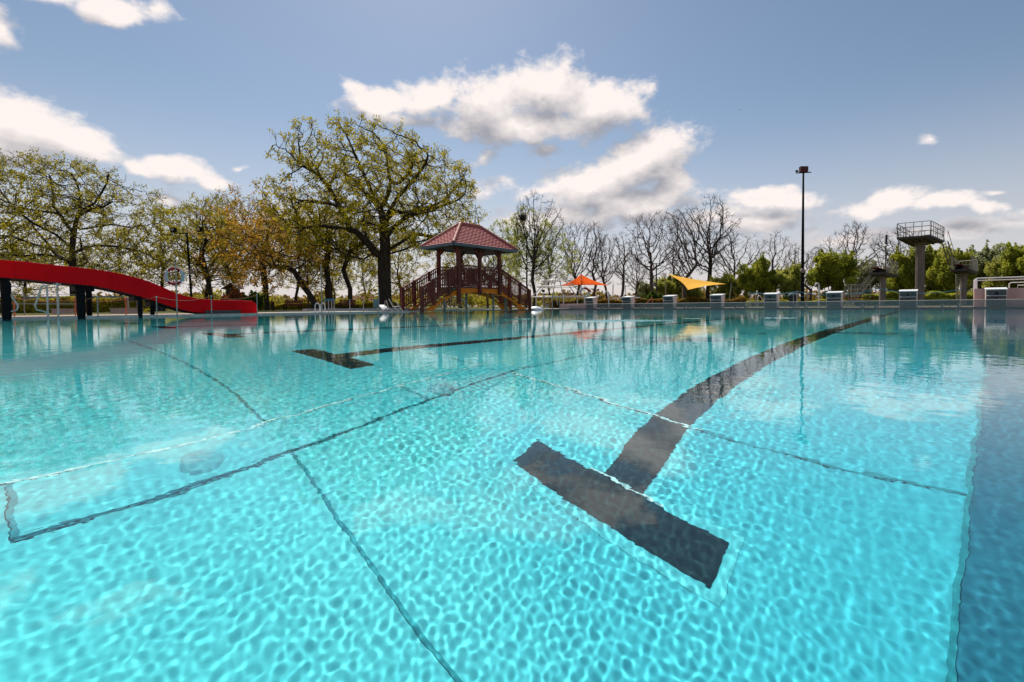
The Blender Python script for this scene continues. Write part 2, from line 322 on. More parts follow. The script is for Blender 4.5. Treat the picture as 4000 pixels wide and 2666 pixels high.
# paving slabs with real edges towards the water
def slab(name, rects, m, z1=.045, z0=-.12, **kw):
    b = MB()
    for x0, y0, x1, y1 in rects: b.box(((x0+x1)/2, (y0+y1)/2, (z0+z1)/2), (x1-x0, y1-y0, z1-z0))
    return b.build(name, m, kind='structure')
slab('pool_deck', [(PX0-4.5, -14, PX0, 7.2), (PX0, -6, PX1+6, PY0), (PX1, PY0, PX1+6, PY1+5), (PX0, PY1, PX1, PY1+3.2)], 'paving')
slab('footpath', [(PX0-4.2, 7.21, PX0, CH0), (PX0-4.2, CH1, PX0, PY1+3.2), (CHX-2.5, CH0-.6, PX0-4.21, CH0), (CHX-2.5, CH1, PX0-4.21, CH1+.6)], 'paving_grey')
slab('far_kerb', [(CHX-.6, CH0, CHX, CH1)], 'curb', z1=.17)
slab('pool_edge_strip', [(PX0-.16, -14, PX0+.03, 7.2), (PX0-.16, 7.21, PX0+.03, CH0)], 'curb', z1=.052, z0=-.1)
D = -DEPTH
YB = [(2.4, -DEPTH), (6., -2.4), (10.5, -3.35), (14., -3.6)]           # the floor slopes down towards the diving end
def fz(y): return float(np.interp(y, [p[0] for p in YB], [p[1] for p in YB]))
def fquad(b, x0, y0, x1, y1, off):                    # a sheet lying on the sloping floor
    cut = [y0]+[p[0] for p in YB if y0 < p[0] < y1]+[y1]
    for a, c in zip(cut[:-1], cut[1:]): b.quad((x0, a, fz(a)+off), (x1, a, fz(a)+off), (x1, c, fz(c)+off), (x0, c, fz(c)+off))
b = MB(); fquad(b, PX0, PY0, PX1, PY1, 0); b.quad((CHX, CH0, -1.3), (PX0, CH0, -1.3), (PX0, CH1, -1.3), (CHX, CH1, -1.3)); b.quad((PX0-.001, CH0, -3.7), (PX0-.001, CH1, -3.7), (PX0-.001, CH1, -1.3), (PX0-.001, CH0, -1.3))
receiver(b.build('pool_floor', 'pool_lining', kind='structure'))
b = MB(); T_ = -.02
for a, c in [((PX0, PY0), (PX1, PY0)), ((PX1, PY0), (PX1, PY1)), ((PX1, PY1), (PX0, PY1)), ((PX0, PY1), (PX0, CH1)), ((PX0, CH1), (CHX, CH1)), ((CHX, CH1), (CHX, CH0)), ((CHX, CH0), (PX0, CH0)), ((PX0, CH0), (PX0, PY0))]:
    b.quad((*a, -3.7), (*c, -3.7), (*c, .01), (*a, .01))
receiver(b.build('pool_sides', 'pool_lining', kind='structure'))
# lane lines with end crosses, floor channel, seams, drains
X8 = 1.394; BW, BT, LW, YT = .964/2, .192, .207/2, 1.66
for i in range(8):
    X = X8-2.5*i; z = D+.0045
    if i == 0: continue                                 # the darker lane on the right has no visible marking
    b = MB(); yE = PY1-1.9
    fquad(b, X-BW, YT, X+BW, YT+BT, .0045); fquad(b, X-LW, YT+BT, X+LW, yE, .0045); fquad(b, X-BW, yE, X+BW, yE+BT, .0045)
    receiver(b.build('lane_marking', 'lane_black', kind='structure'))
    b = MB(); g = .045
    for (xa, ya, xb, yb) in ((X-BW-g, YT-g, X+BW+g, YT+BT+g), (X-LW-g, YT+BT+g, X+LW+g, yE-g)): fquad(b, xa, ya, xb, yb, .0015)
    receiver(b.build('lane_marking_border', 'lane_border', kind='structure'))
XC1, XC2 = -2.307, -2.578
SX = lambda y: -.105+.0745*min(y, 4.2)
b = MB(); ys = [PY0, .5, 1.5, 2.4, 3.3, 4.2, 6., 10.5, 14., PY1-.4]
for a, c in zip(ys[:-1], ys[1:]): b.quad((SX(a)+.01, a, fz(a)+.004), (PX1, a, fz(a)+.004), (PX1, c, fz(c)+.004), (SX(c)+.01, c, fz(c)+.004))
receiver(b.build('pool_floor_dark_strip', 'dark_strip', kind='structure'))
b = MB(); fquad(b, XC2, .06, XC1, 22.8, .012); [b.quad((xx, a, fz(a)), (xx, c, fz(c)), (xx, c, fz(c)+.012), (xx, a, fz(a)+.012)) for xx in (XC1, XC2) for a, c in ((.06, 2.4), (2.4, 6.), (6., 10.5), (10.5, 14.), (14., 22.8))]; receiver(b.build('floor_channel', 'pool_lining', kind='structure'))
b = MB()
def strip(x0, y0, x1, y1, z=D+.003): fquad(b, x0, y0, x1, y1, z-D)
k = 0
for k in range(9):
    y = .927+1.45*k; w_ = .007
    strip(PX0, y-w_, XC2-.02, y+w_); strip(XC1+.02, y-w_, SX(y)-.01, y+w_)
for a, c in zip(ys[:-1], ys[1:]): b.quad((SX(a)-.006, a, fz(a)+.0075), (SX(a)+.012, a, fz(a)+.0075), (SX(c)+.012, c, fz(c)+.0075), (SX(c)-.006, c, fz(c)+.0075))
strip(XC1, .06, XC1+.009, 22.8, D+.0035); strip(XC2-.007, .06, XC2, 22.8, D+.0035)
for y in (.062, 1.695, 3.3, 5.): strip(XC2, y-.009, XC1, y+.009, D+.0135)
receiver(b.build('floor_seam', 'seam', kind='structure'))
b = MB(); strip(XC2-.022, .0, XC2-.012, 5.5, D+.0035); strip(XC1+.03, 2.378-.008, -.93, 2.378+.004, D+.009); strip(-1.28, 1.66+.192+.004, -.9, 1.66+.192+.016, D+.009)
receiver(b.build('floor_trim', 'bright_trim', kind='structure'))
for (x, y, wh) in [(-2.43, .61, 'nearest the camera'), (-2.37, 1.84, 'beyond the first lane cross')]:
    b = MB(); n = 24
    for r0, r1, z0, z1 in [(0, .07, .024, .024), (.07, .085, .024, .013)]:
        v = [(x+r*math.cos(2*math.pi*j/n), y+r*math.sin(2*math.pi*j/n)*.9, D+zz) for r, zz in ((max(r0, .001), z0), (r1, z1)) for j in range(n)]
        b.add(v, [(j, (j+1) % n, n+(j+1) % n, n+j) for j in range(n)], True)
    receiver(b.build('floor_drain', 'drain', label='round drain cover in the pool floor channel, '+wh, cat='drain', group='drain covers in the floor channel'))
# water surface: polar grid, fine where the light that reaches the visible floor comes through
RS = lambda r: np.where(r < .8, .0070*r, np.where(r < 4., .0056, .0056*(1+(r-4.)*1.3)))
def wave(x, y):
    rng = np.random.default_rng(11); z = np.zeros_like(x); rr = np.hypot(x, y)
    patch = .95+.42*np.sin(1.9*x+.8*y+.6)*np.sin(1.3*y-1.1*x)+.22*np.sin(4.3*x-2.7*y)*np.sin(3.7*y+1.)
    calm = patch*(.22+.78*np.clip((rr-.6)/1.0, 0, 1)**1.3)
    for i in range(140):
        u = rng.random(); lam = .019+.040*u**1.5 if i < 90 else (.055+.07*u if i > 115 else .12+.5*u**1.5); th = .7+.85*rng.normal() if i < 90 else rng.uniform(0, math.pi); kk = 2*math.pi/lam
        sl = .00074*(.4+1.2*rng.random()) if i < 90 else (.00055 if i > 115 else .0003); fade = np.clip(lam/(np.maximum(RS(rr), rr*.0014)*3.)-1, 0, 1)
        z += sl/kk*fade*np.sin(kk*(x*math.cos(th)+y*math.sin(th))+rng.random()*6.28)*(calm if i < 90 else 1)
    return z
RIP = [(2700, 1245, 39, 10), (2330, 1255, 110, 8), (2480, 1253, 80, 9), (2040, 1247, 50, 6), (1990, 1250, 35, 5), (2120, 1251, 45, 6), (2230, 1255, 60, 6), (2600, 1252, 45, 5), (2540, 1254, 55, 8), (3000, 1243, 45, 5), (3070, 1243, 55, 5),
       (3280, 1239, 42, 8), (3340, 1237, 35, 8), (3450, 1234, 34, 8), (3700, 1229, 38, 8), (3780, 1227, 32, 7), (3881, 1226, 10, 6)]
def build_water():
    na = 2500; th = np.linspace(R(-8), R(190), na); rr = [.05]
    while rr[-1] < 42: r_ = rr[-1]; rr.append(r_+(.0070*r_ if r_ < .8 else .0056 if r_ < 4. else .0056*(1+(r_-4.)*1.3)))
    rr = np.array(rr); nr = len(rr)
    T, Rr = np.meshgrid(th, rr); X = Rr*np.cos(T); Y = Rr*np.sin(T); Z = wave(X, Y)
    for (x, y, hw, hh) in RIP:
        d = ray(x, y); t = -H/d.z; px, py = d.x*t, d.y*t; s = F/t; rad = hw/s
        q = np.hypot(X-px, Y-py)/rad; Z += .003*rad/.15*np.exp(-((q-.8)/.13)**2)
    idx = np.arange(na*nr).reshape(nr, na); q = np.stack([idx[:-1, :-1], idx[1:, :-1], idx[1:, 1:], idx[:-1, 1:]], -1).reshape(-1, 4)
    e = .03; inside = lambda X, Y: ((X > PX0-e) & (X < PX1+e) & (Y > PY0-e) & (Y < PY1+e)) | ((X > CHX-e) & (X <= PX0+.2) & (Y > CH0-e) & (Y < CH1+e))
    ok = inside(X, Y).ravel(); keep = ok[q].all(1); q = q[keep]; used = np.unique(q); mp = np.full(na*nr, -1, np.int64); mp[used] = np.arange(len(used))
    v = np.stack([X, Y, Z], -1).reshape(-1, 3)[used]
    o = from_arrays('water', v, mp[q], 'water', smooth=True); tag(o, kind='structure'); o.cycles.is_caustics_caster = True
build_water()
# ================================================================== TREES
def nrm(a): return a/np.maximum(np.linalg.norm(a, axis=-1, keepdims=True), 1e-9)
def colonize(att, trunk, step, kill, seed, bias=.12, jit=.22, maxn=9000, iters=260, par0=None):
    rng = np.random.default_rng(seed); pos = np.zeros((maxn, 3)); par = np.full(maxn, -1); n = len(trunk)
    pos[:n] = trunk; par[1:n] = np.arange(n-1) if par0 is None else par0[1:]
    d = np.linalg.norm(att[:, None]-pos[None, :n], axis=2); ni = d.argmin(1); nd = d.min(1); alive = nd > kill
    for it in range(iters):
        if not alive.any() or n > maxn-600: break
        a = np.where(alive)[0]; u, inv = np.unique(ni[a], return_inverse=True); s = np.zeros((len(u), 3)); np.add.at(s, inv, nrm(att[a]-pos[ni[a]]))
        s = nrm(nrm(s)+rng.normal(0, jit, s.shape)+[0, 0, bias]); new = pos[u]+s*step
        k = len(new); pos[n:n+k] = new; par[n:n+k] = u
        dd = np.linalg.norm(att[a][:, None]-new[None], axis=2); m = dd.argmin(1); md = dd.min(1); b_ = md < nd[a]
        ni[a[b_]] = n+m[b_]; nd[a[b_]] = md[b_]; alive &= nd > kill; n += k
    return pos[:n].copy(), par[:n].copy()
def addtwigs(pos, par, mask, L, num, seed, up=.3, spread=1.):
    rng = np.random.default_rng(seed); idx = np.where(mask)[0]; idx = np.repeat(idx, num); base_ = np.where(par[idx] >= 0, par[idx], 0)
    d = nrm(nrm(pos[idx]-pos[base_])+rng.normal(0, spread*.6, (len(idx), 3))+[0, 0, up]); n0 = len(pos)
    l = L*rng.uniform(.5, 1.2, (len(idx), 1)); p1 = pos[idx]+d*l*.5; d2 = nrm(d+rng.normal(0, .3, d.shape)+[0, 0, up*.4]); p2 = p1+d2*l*.5; m = len(idx)
    return np.concatenate([pos, p1, p2]), np.concatenate([par, idx, np.arange(n0, n0+m)])
def radii(par, tip, trunk):
    n = len(par); cnt = np.zeros(n); kids = np.bincount(par[par >= 0], minlength=n); leaf = kids == 0; T = max(leaf.sum(), 4)
    e = math.log(T)/math.log(trunk/tip); r = np.where(leaf, tip**e, 0.)
    for i in range(n-1, 0, -1): r[par[i]] += r[i]
    return r**(1/e), leaf
def woodmesh(pos, par, r, sel, nside):
    i = np.where(sel & (par >= 0))[0]; p = par[i]; g = par[p]; D_ = nrm(pos[i]-pos[p]); PD = np.where((g >= 0)[:, None], nrm(pos[p]-pos[np.maximum(g, 0)]), D_)
    big = np.zeros(len(par)); np.maximum.at(big, p, r[i]); main = r[i] >= big[p]-1e-12
    SD = np.where(main[:, None], nrm(PD+D_), D_); ED = D_.copy()
    kid = np.full(len(par), -1); o = np.argsort(r[i]); kid[p[o]] = i[o]; kk = kid[i]; has = kk >= 0; ED[has] = nrm(D_[has]+nrm(pos[kk[has]]-pos[i[has]]))
    sr = np.where(main, np.minimum(r[p], r[i]*1.25), r[i]*1.05); ref = np.array([.31, .87, .12])
    def ring(c, d, rad):
        a = nrm(np.cross(d, ref)); b_ = np.cross(d, a); t = np.linspace(0, 2*math.pi, nside, endpoint=False)
        return c[:, None]+rad[:, None, None]*(a[:, None]*np.cos(t)[None, :, None]+b_[:, None]*np.sin(t)[None, :, None])
    A = ring(pos[p], SD, sr); B = ring(pos[i], ED, r[i]); v = np.stack([A, B], 1).reshape(-1, 3); m = len(i); o0 = (np.arange(m)*2*nside)[:, None]; j = np.arange(nside)[None]; j2 = (j+1) % nside
    q = np.stack([o0+j, o0+j2, o0+nside+j2, o0+nside+j], -1).reshape(-1, 4); return v, q
def cat_(L):
    v = []; q = []; n = 0
    for a, b_ in L: v.append(a); q.append(b_+n); n += len(a)
    return np.concatenate(v), np.concatenate(q)
def leafmesh(c, size, seed, elong=1.5, updir=.2):
    rng = np.random.default_rng(seed); n = len(c); a = nrm(rng.normal(0, 1, (n, 3))+[0, 0, updir]); b_ = nrm(np.cross(a, rng.normal(0, 1, (n, 3)))); s = size*rng.uniform(.55, 1.3, (n, 1))
    v = np.stack([c-a*s*elong*.5, c+b_*s*.42-a*s*.05, c+a*s*elong*.5, c-b_*s*.42+a*s*.05], 1).reshape(-1, 3); return v, np.arange(4*n).reshape(-1, 4)
def leaves_at(pos, idx, per, spread, size, seed):
    rng = np.random.default_rng(seed+5); ii = np.repeat(idx, per); c = pos[ii]+rng.normal(0, spread, (len(ii), 3)); return leafmesh(c, size, seed)
def mk_tree(name, label, loc, pos, par, tip, trunk, group, leafm=None, per=4, spread=.2, lsize=.18, bark='bark', seed=0, leaf_keep=1., thick=.05, scale=None, rz=0, cat='tree'):
    r, leaf = radii(par, tip, trunk); fl = pos[:, 2].min()
    low = np.clip(1-(pos[:, 2]-fl)/1.2, 0, 1); r = r*(1+.45*low**2*(r > trunk*.6))
    root = empty(name, loc, label, cat, group, rz, scale)
    big = r > thick*2.2; mid = (r > thick) & ~big; thin = ~big & ~mid
    from_arrays('trunk', *cat_([woodmesh(pos, par, r, big, 8), woodmesh(pos, par, r, mid, 5)]), bark, root, True)
    if leafm:
        tw = from_arrays('twigs', *woodmesh(pos, par, r, thin, 3), bark, root, True)
        rng = np.random.default_rng(seed+1); c = np.where(leaf | (r < tip*1.6))[0]; c = c[rng.random(len(c)) < leaf_keep]
        from_arrays('crown', *leaves_at(pos, c, per, spread, lsize, seed), leafm, root)
    else: from_arrays('crown', *woodmesh(pos, par, r, thin, 3), bark, root, True)
    return root
def poly_pts(poly, n, rng, edge=.0):
    P = np.array(poly, float); lo, hi = P.min(0), P.max(0); out = []
    while len(out) < n:
        q = rng.uniform(lo, hi); c = False; j = len(P)-1
        for i in range(len(P)):
            if (P[i, 1] > q[1]) != (P[j, 1] > q[1]) and q[0] < (P[j, 0]-P[i, 0])*(q[1]-P[i, 1])/(P[j, 1]-P[i, 1])+P[i, 0]: c = not c
            j = i
        if c: out.append(q)
    return np.array(out)
def lead(pts, step):
    out = [np.array(pts[0], float)]
    for a, b_ in zip(pts[:-1], pts[1:]):
        a = np.array(a, float); b_ = np.array(b_, float); k = max(1, int(np.linalg.norm(b_-a)/step))
        for i in range(1, k+1): out.append(a+(b_-a)*i/k)
    return np.array(out)
def skeleton(lines, step):
    P = []; par = []
    for li, ln_ in enumerate(lines):
        pts = lead([(a, d, b_) for a, b_, d in ln_], step)
        if li == 0: last = -1; st = 0
        else: last = int(np.argmin([np.linalg.norm(p-pts[0]) for p in P])); pts = pts+0; st = 1
        for p in pts[st:]: P.append(np.array(p)); par.append(last); last = len(P)-1
    return np.array(P), np.array(par)
RZ = YAW                                                # local x axis = across the view, so silhouettes keep their outline
def outlined_tree(name, label, poly, x0, ybase, zc, leader, natt, step, trunk_r, seed, group, depth, **kw):
    s = F/zc; b0 = base(x0, zc); rng = np.random.default_rng(seed)
    squash, xl, xr_ = kw.pop('fit', (.82, .93, .98))
    def L_(u, v):
        h = (ybase-v)/s; h = h if h < 7 else 7+(h-7)*squash; a = (u-x0)/s; return a*(xl if a < 0 else xr_), h
    pl = [L_(u, v) for u, v in poly]; pts = poly_pts(pl, natt, rng); cx_ = np.mean([p[0] for p in pl])
    ys = pts[:, 1]; hw = np.array([max(.6, np.abs(pts[np.abs(ys-y) < 1.2, 0]-cx_).max()) for y in ys]); q = np.clip(1-((pts[:, 0]-cx_)/(hw*1.02))**2, .02, 1)**.5
    dep = rng.uniform(-1, 1, natt)*q*np.minimum(hw, depth); att = np.stack([pts[:, 0], dep, pts[:, 1]], 1)
    ql = np.abs((pts[:, 0]-cx_)/hw); hv = (pts[:, 1]-pts[:, 1].min())/(np.ptp(pts[:, 1])); keep = (np.maximum(ql, hv)+np.abs(dep)/depth*.3 > .62) | (rng.random(natt) < .45); att = att[keep]
    skp, skr = skeleton([[(*L_(u, v), d) for u, v, d in pl_] for pl_ in leader], step)
    pos, par = colonize(att, skp, step, step*1.6, seed, jit=.2, par0=skr)
    return mk_tree(name, label, b0, *kw.pop('twig')(pos, par), kw.pop('tip', .02), trunk_r, group, seed=seed, rz=RZ, **kw)
def U2(u, v): return 1000+.5102*u, 430+.5102*v
def twg(L, num, sd, thr=None, up=.3):
    def f(pos, par):
        kids = np.bincount(par[par >= 0], minlength=len(pos)); m = kids == 0
        rng = np.random.default_rng(sd); chain = (kids == 1) & (rng.random(len(pos)) < .35) & (pos[:, 2] > pos[:, 2].max()*.22)
        return addtwigs(pos, par, m | chain, L, num, sd, up)
    return f
oak_poly = [U2(u, v) for u, v in [(130, 660), (180, 560), (330, 590), (480, 575), (440, 480), (280, 410), (275, 250), (420, 170), (530, 105), (690, 110), (760, 35), (840, 95), (960, 100), (1100, 100), (1220, 95), (1320, 210), (1420, 290), (1570, 300), (1640, 370), (1700, 500), (1690, 640), (1745, 740), (1760, 860), (1640, 930), (1500, 1060), (1280, 1130), (1100, 1080), (1020, 950), (900, 1000), (800, 1130), (560, 1150), (350, 1010), (300, 940), (150, 900), (115, 760)]]
outlined_tree('oak_tree', 'huge spreading oak with thick black trunk and yellow green leaves left of the covered bridge', oak_poly, 1505, 1214, 44,
    [[(1505, 1213, 0.0), (1505, 1144, 0.0), (1503, 1068, 0.0), (1505, 1017, 0.0), (1510, 981, 0.0), (1508, 940, 0.0), (1503, 889, 0.0), (1500, 838, 0.0), (1490, 802, 0.0)], [(1504, 1017, 0.0), (1469, 991, -0.25), (1444, 956, -0.5), (1408, 920, -0.75), (1378, 904, -1.0), (1316, 899, -1.25), (1276, 894, -1.5), (1219, 904, -1.75), (1163, 907, -2.0)], [(1378, 904, -0.8), (1372, 864, -1.04), (1352, 818, -1.29), (1337, 777, -1.53), (1311, 716, -1.77), (1276, 665, -2.01), (1224, 634, -2.26), (1194, 603, -2.5)], [(1352, 818, -1.2), (1306, 787, -0.65), (1219, 767, -0.1), (1153, 757, 0.45), (1102, 736, 1.0)], [(1490, 802, 0.0), (1469, 777, 0.42), (1434, 736, 0.83), (1398, 695, 1.25), (1372, 654, 1.67), (1327, 624, 2.08), (1286, 583, 2.5)], [(1469, 777, 0.3), (1459, 726, -0.06), (1444, 675, -0.42), (1429, 624, -0.78), (1408, 563, -1.14), (1393, 507, -1.5)], [(1497, 797, 0.0), (1515, 767, -0.17), (1531, 731, -0.33), (1541, 685, -0.5), (1536, 634, -0.67), (1531, 573, -0.83), (1536, 532, -1.0)], [(1541, 695, -0.4), (1571, 680, 0.07), (1597, 634, 0.55), (1612, 583, 1.02), (1617, 532, 1.5)], [(1503, 864, 0.0), (1541, 808, -0.5), (1577, 757, -1.0), (1622, 716, -1.5), (1663, 675, -2.0), (1699, 634, -2.5), (1714, 603, -3.0)], [(1510, 945, 0.0), (1541, 889, 0.19), (1587, 843, 0.38), (1638, 802, 0.56), (1704, 777, 0.75), (1735, 757, 0.94), (1765, 716, 1.12), (1796, 670, 1.31), (1816, 634, 1.5)], [(1587, 843, 0.6), (1663, 818, -0.27), (1740, 808, -1.13), (1816, 787, -2.0)], [(1515, 986, 0.0), (1571, 950, 0.36), (1612, 915, 0.71), (1653, 920, 1.07), (1689, 925, 1.43), (1755, 904, 1.79), (1816, 864, 2.14), (1867, 848, 2.5)], [(1515, 1001, 0.0), (1602, 986, -1.0), (1653, 966, -2.0), (1714, 961, -3.0)], [(1469, 991, -0.3), (1434, 1022, -0.87), (1388, 1012, -1.43), (1357, 996, -2.0)], [(1444, 956, -0.5), (1418, 950, 0.25), (1378, 956, 1.0), (1332, 981, 1.75), (1286, 1001, 2.5)], [(1444, 956, -0.4), (1408, 869, 0.57), (1398, 818, 1.55), (1378, 777, 2.52), (1388, 736, 3.5)], [(1508, 940, 0.0), (1480, 899, 1.0), (1449, 864, 2.0), (1388, 838, 3.0), (1357, 833, 4.0)], [(1508, 915, 0.0), (1551, 853, 1.5), (1571, 787, 3.0), (1602, 746, 4.5)], [(1505, 920, 0.0), (1536, 864, -1.12), (1577, 838, -2.25), (1663, 864, -3.38), (1740, 864, -4.5)]], 2900, .42, .58, 4, 'leafy trees around the pool', 7.5,
    twig=twg(.75, 3, 1), leafm='leaf_oak', per=13, spread=.15, lsize=.125, tip=.014, leaf_keep=.46)
lo_poly = [(-60, 760), (40, 690), (70, 600), (110, 565), (200, 590), (250, 640), (245, 570), (330, 560), (390, 590), (440, 575), (500, 640), (545, 690), (520, 740), (585, 780), (580, 840), (540, 900), (560, 960), (590, 1040), (520, 1090), (420, 1100), (330, 1060), (200, 1060), (60, 1050), (-60, 1010), (-110, 880)]
outlined_tree('oak_tree', 'dark trunked oak with sparse olive leaves rising behind the red slide', lo_poly, 295, 1216, 44,
    [[(290, 1215, 0.0), (291, 1038, 0.0), (290, 968, 0.0), (299, 911, 0.0), (313, 846, 0.0), (327, 804, 0.0), (334, 724, 0.0), (323, 668, 0.0), (299, 622, 0.0)], [(299, 907, 0.0), (262, 865, 0.25), (220, 804, 0.5), (187, 771, 0.75), (178, 710, 1.0), (159, 654, 1.25), (140, 603, 1.5)], [(316, 837, 0.0), (365, 813, -0.5), (421, 809, -1.0), (496, 799, -1.5), (561, 780, -2.0)], [(290, 968, 0.0), (271, 921, -1.0), (224, 874, -2.0), (206, 818, -3.0)], [(290, 1042, 0.0), (252, 1010, 0.33), (201, 996, 0.67), (164, 968, 1.0), (117, 925, 1.33), (75, 888, 1.67), (37, 846, 2.0)], [(295, 1038, 0.0), (346, 1038, -0.38), (388, 1024, -0.75), (383, 982, -1.12), (397, 939, -1.5)], [(292, 982, 0.0), (355, 953, 0.83), (421, 953, 1.67), (486, 968, 2.5)], [(304, 893, 0.0), (393, 874, 0.33), (444, 860, 0.67), (514, 874, 1.0)], [(327, 804, 0.0), (383, 762, 0.25), (407, 706, 0.5), (421, 659, 0.75), (421, 608, 1.0)], [(291, 1024, 0.0), (234, 996, -1.0), (187, 1005, -2.0), (117, 1005, -3.0)], [(220, 804, 0.8), (168, 799, 0.2), (117, 790, -0.4), (70, 762, -1.0)], [(159, 968, 1.2), (112, 949, 0.47), (56, 921, -0.27), (9, 921, -1.0)]], 2200, .45, .30, 9, 'leafy trees around the pool', 6.5,
    fit=(.80, .95, .88), twig=twg(.8, 3, 2), leafm='leaf_olive', per=12, spread=.15, lsize=.12, tip=.013, leaf_keep=.36)
# generic variants: leafy and bare, 12 m tall in their own frame
def variant(seed, kind):
    rng = np.random.default_rng(seed); n = 1000 if kind != 'thin' else 420; h = 12.
    z = rng.uniform(0, 1, n*3); ang = rng.uniform(0, 2*math.pi, n*3); rad = np.sqrt(rng.random(n*3))
    if kind == 'leafy': prof = 3.6*np.sin(np.clip(z, 0, 1)**.8*math.pi)**.6; z0 = 2.6
    elif kind == 'broad': prof = 4.6*np.sin(np.clip(z, 0, 1)**.7*math.pi)**.5; z0 = 2.2
    elif kind == 'bare': prof = 3.9*np.sin(np.clip(z*.93+.05, 0, 1)**1.3*math.pi)**.6; z0 = 3.4
    else: prof = 2.0*np.sin(np.clip(z, 0, 1)**1.1*math.pi)**.7; z0 = 3.
    bump_ = 1+.35*np.sin(ang*3+seed)+.25*np.sin(z*9+ang*2)
    att = np.stack([rad*prof*bump_*np.cos(ang), rad*prof*bump_*np.sin(ang), z0+z*(h-z0)], 1)
    c = rng.uniform(-3, 3, (9, 3)); c[:, 2] = rng.uniform(3, 12, 9); keep = (np.linalg.norm(att[:, None]-c[None], axis=2) > 1.25).all(1); att = att[keep][:n]
    wob = rng.normal(0, .25, (5, 2)); forks = rng.integers(1, 3) if kind in ('bare', 'thin') else 1
    ld = lead([(0, 0, -.1), (wob[0, 0]*.4, wob[0, 1]*.4, 1.6), (wob[1, 0], wob[1, 1], 3.), (wob[2, 0]*1.5, wob[2, 1]*1.5, 5.)], .35)
    pos, par = colonize(att, ld, .35, .62, seed, jit=.24, bias=.22 if kind in ('bare', 'thin') else .12)
    kids = np.bincount(par[par >= 0], minlength=len(pos)); m = (kids == 0) | ((kids == 1) & (rng.random(len(pos)) < .4) & (pos[:, 2] > 3.2))
    return addtwigs(pos, par, m, .65, 5 if kind in ('bare', 'thin') else 2, seed, .25)
VAR = {}
def plant_tree(vkey, kind, seed, leafm, name, label, x, ytop, zc, trunk, group, rz=0, wide=1., **kw):
    b0 = base(x, zc); zt = Q(x, ytop, zc).z; s = zt/12.3; sc_ = (s*wide, s*wide, s)
    k = (vkey, leafm)
    if k in VAR: return again(VAR[k], b0, label, rz, sc_, group)
    pos, par = variant(seed, kind)
    VAR[k] = mk_tree(name, label, b0, pos, par, kw.pop('tip', .014), trunk, group, leafm=leafm, seed=seed, scale=sc_, rz=rz, **kw); return VAR[k]
GL = 'leafy trees around the pool'; GB = 'bare trees beyond the pool end'
LK = dict(per=13, spread=.18, lsize=.15)
LF = [ # variant, kind, seed, leaf, label, x, ytop, zc, trunk radius, rz, wide
 ('A', 'leafy', 21, 'leaf_olive', 'dense olive tree left of the twin floodlight pole', 640, 800, 62, .17, 0, 1.0),
 ('B', 'broad', 22, 'leaf_oak', 'bushy yellow green tree right behind the twin floodlight pole', 812, 770, 60, .2, .4, .95),
 ('C', 'leafy', 23, 'leaf_orange', 'orange brown budding tree above the small hut roof', 935, 830, 64, .15, 1.2, 1.05),
 ('C', 'leafy', 23, 'leaf_orange', 'tall orange tinged tree between the small hut and the leaning trunk', 1040, 795, 58, .15, 2.9, .95),
 ('A', 'leafy', 21, 'leaf_olive', 'olive leafed tree standing behind the left bench', 1160, 850, 66, .17, 2.2, 1.),
 ('B', 'broad', 22, 'leaf_oak', 'yellow green tree just behind the bundle of rope posts', 1275, 880, 52, .2, 3.3, .8),
 ('A', 'leafy', 21, 'leaf_olive', 'slim leafy tree left of the big oak trunk, in front of the red roof', 1428, 900, 60, .17, 4.1, .7),
 ('B', 'broad', 22, 'leaf_oak', 'leafy tree directly behind the left stair of the covered bridge', 1568, 880, 58, .2, 5.2, .85),
 ('A', 'leafy', 21, 'leaf_olive', 'leafy tree seen through the posts of the bridge pavilion', 1800, 900, 68, .17, 1., 1.1),
 ('D', 'leafy', 24, 'leaf_lime', 'yellow green tree rising over the right end of the pavilion roof', 1965, 850, 70, .14, .6, .8),
 ('B', 'broad', 22, 'leaf_olive2', 'low dense olive tree directly behind the high end of the red slide', 95, 930, 68, .2, 2., 1.1),
 ('A', 'leafy', 21, 'leaf_oak2', 'yellow tree right of the trunk behind the red slide', 470, 890, 60, .17, 3., 1.05),
 ('E', 'broad', 25, 'leaf_oak', 'tree at the far left edge of the view with half its crown cut off', -75, 600, 47, .25, 1., 1.),
]
MT['leaf_olive2'] = MT['leaf_olive']; MT['leaf_oak2'] = MT['leaf_oak']
for (vk, kd, sd, lm, lb, x, yt, zc, tr, rz, wd) in LF:
    plant_tree(vk, kd, sd, lm, 'leafy_tree', lb, x, yt, zc, tr, GL, rz, wd, tip=.014, leaf_keep=.35, **LK)
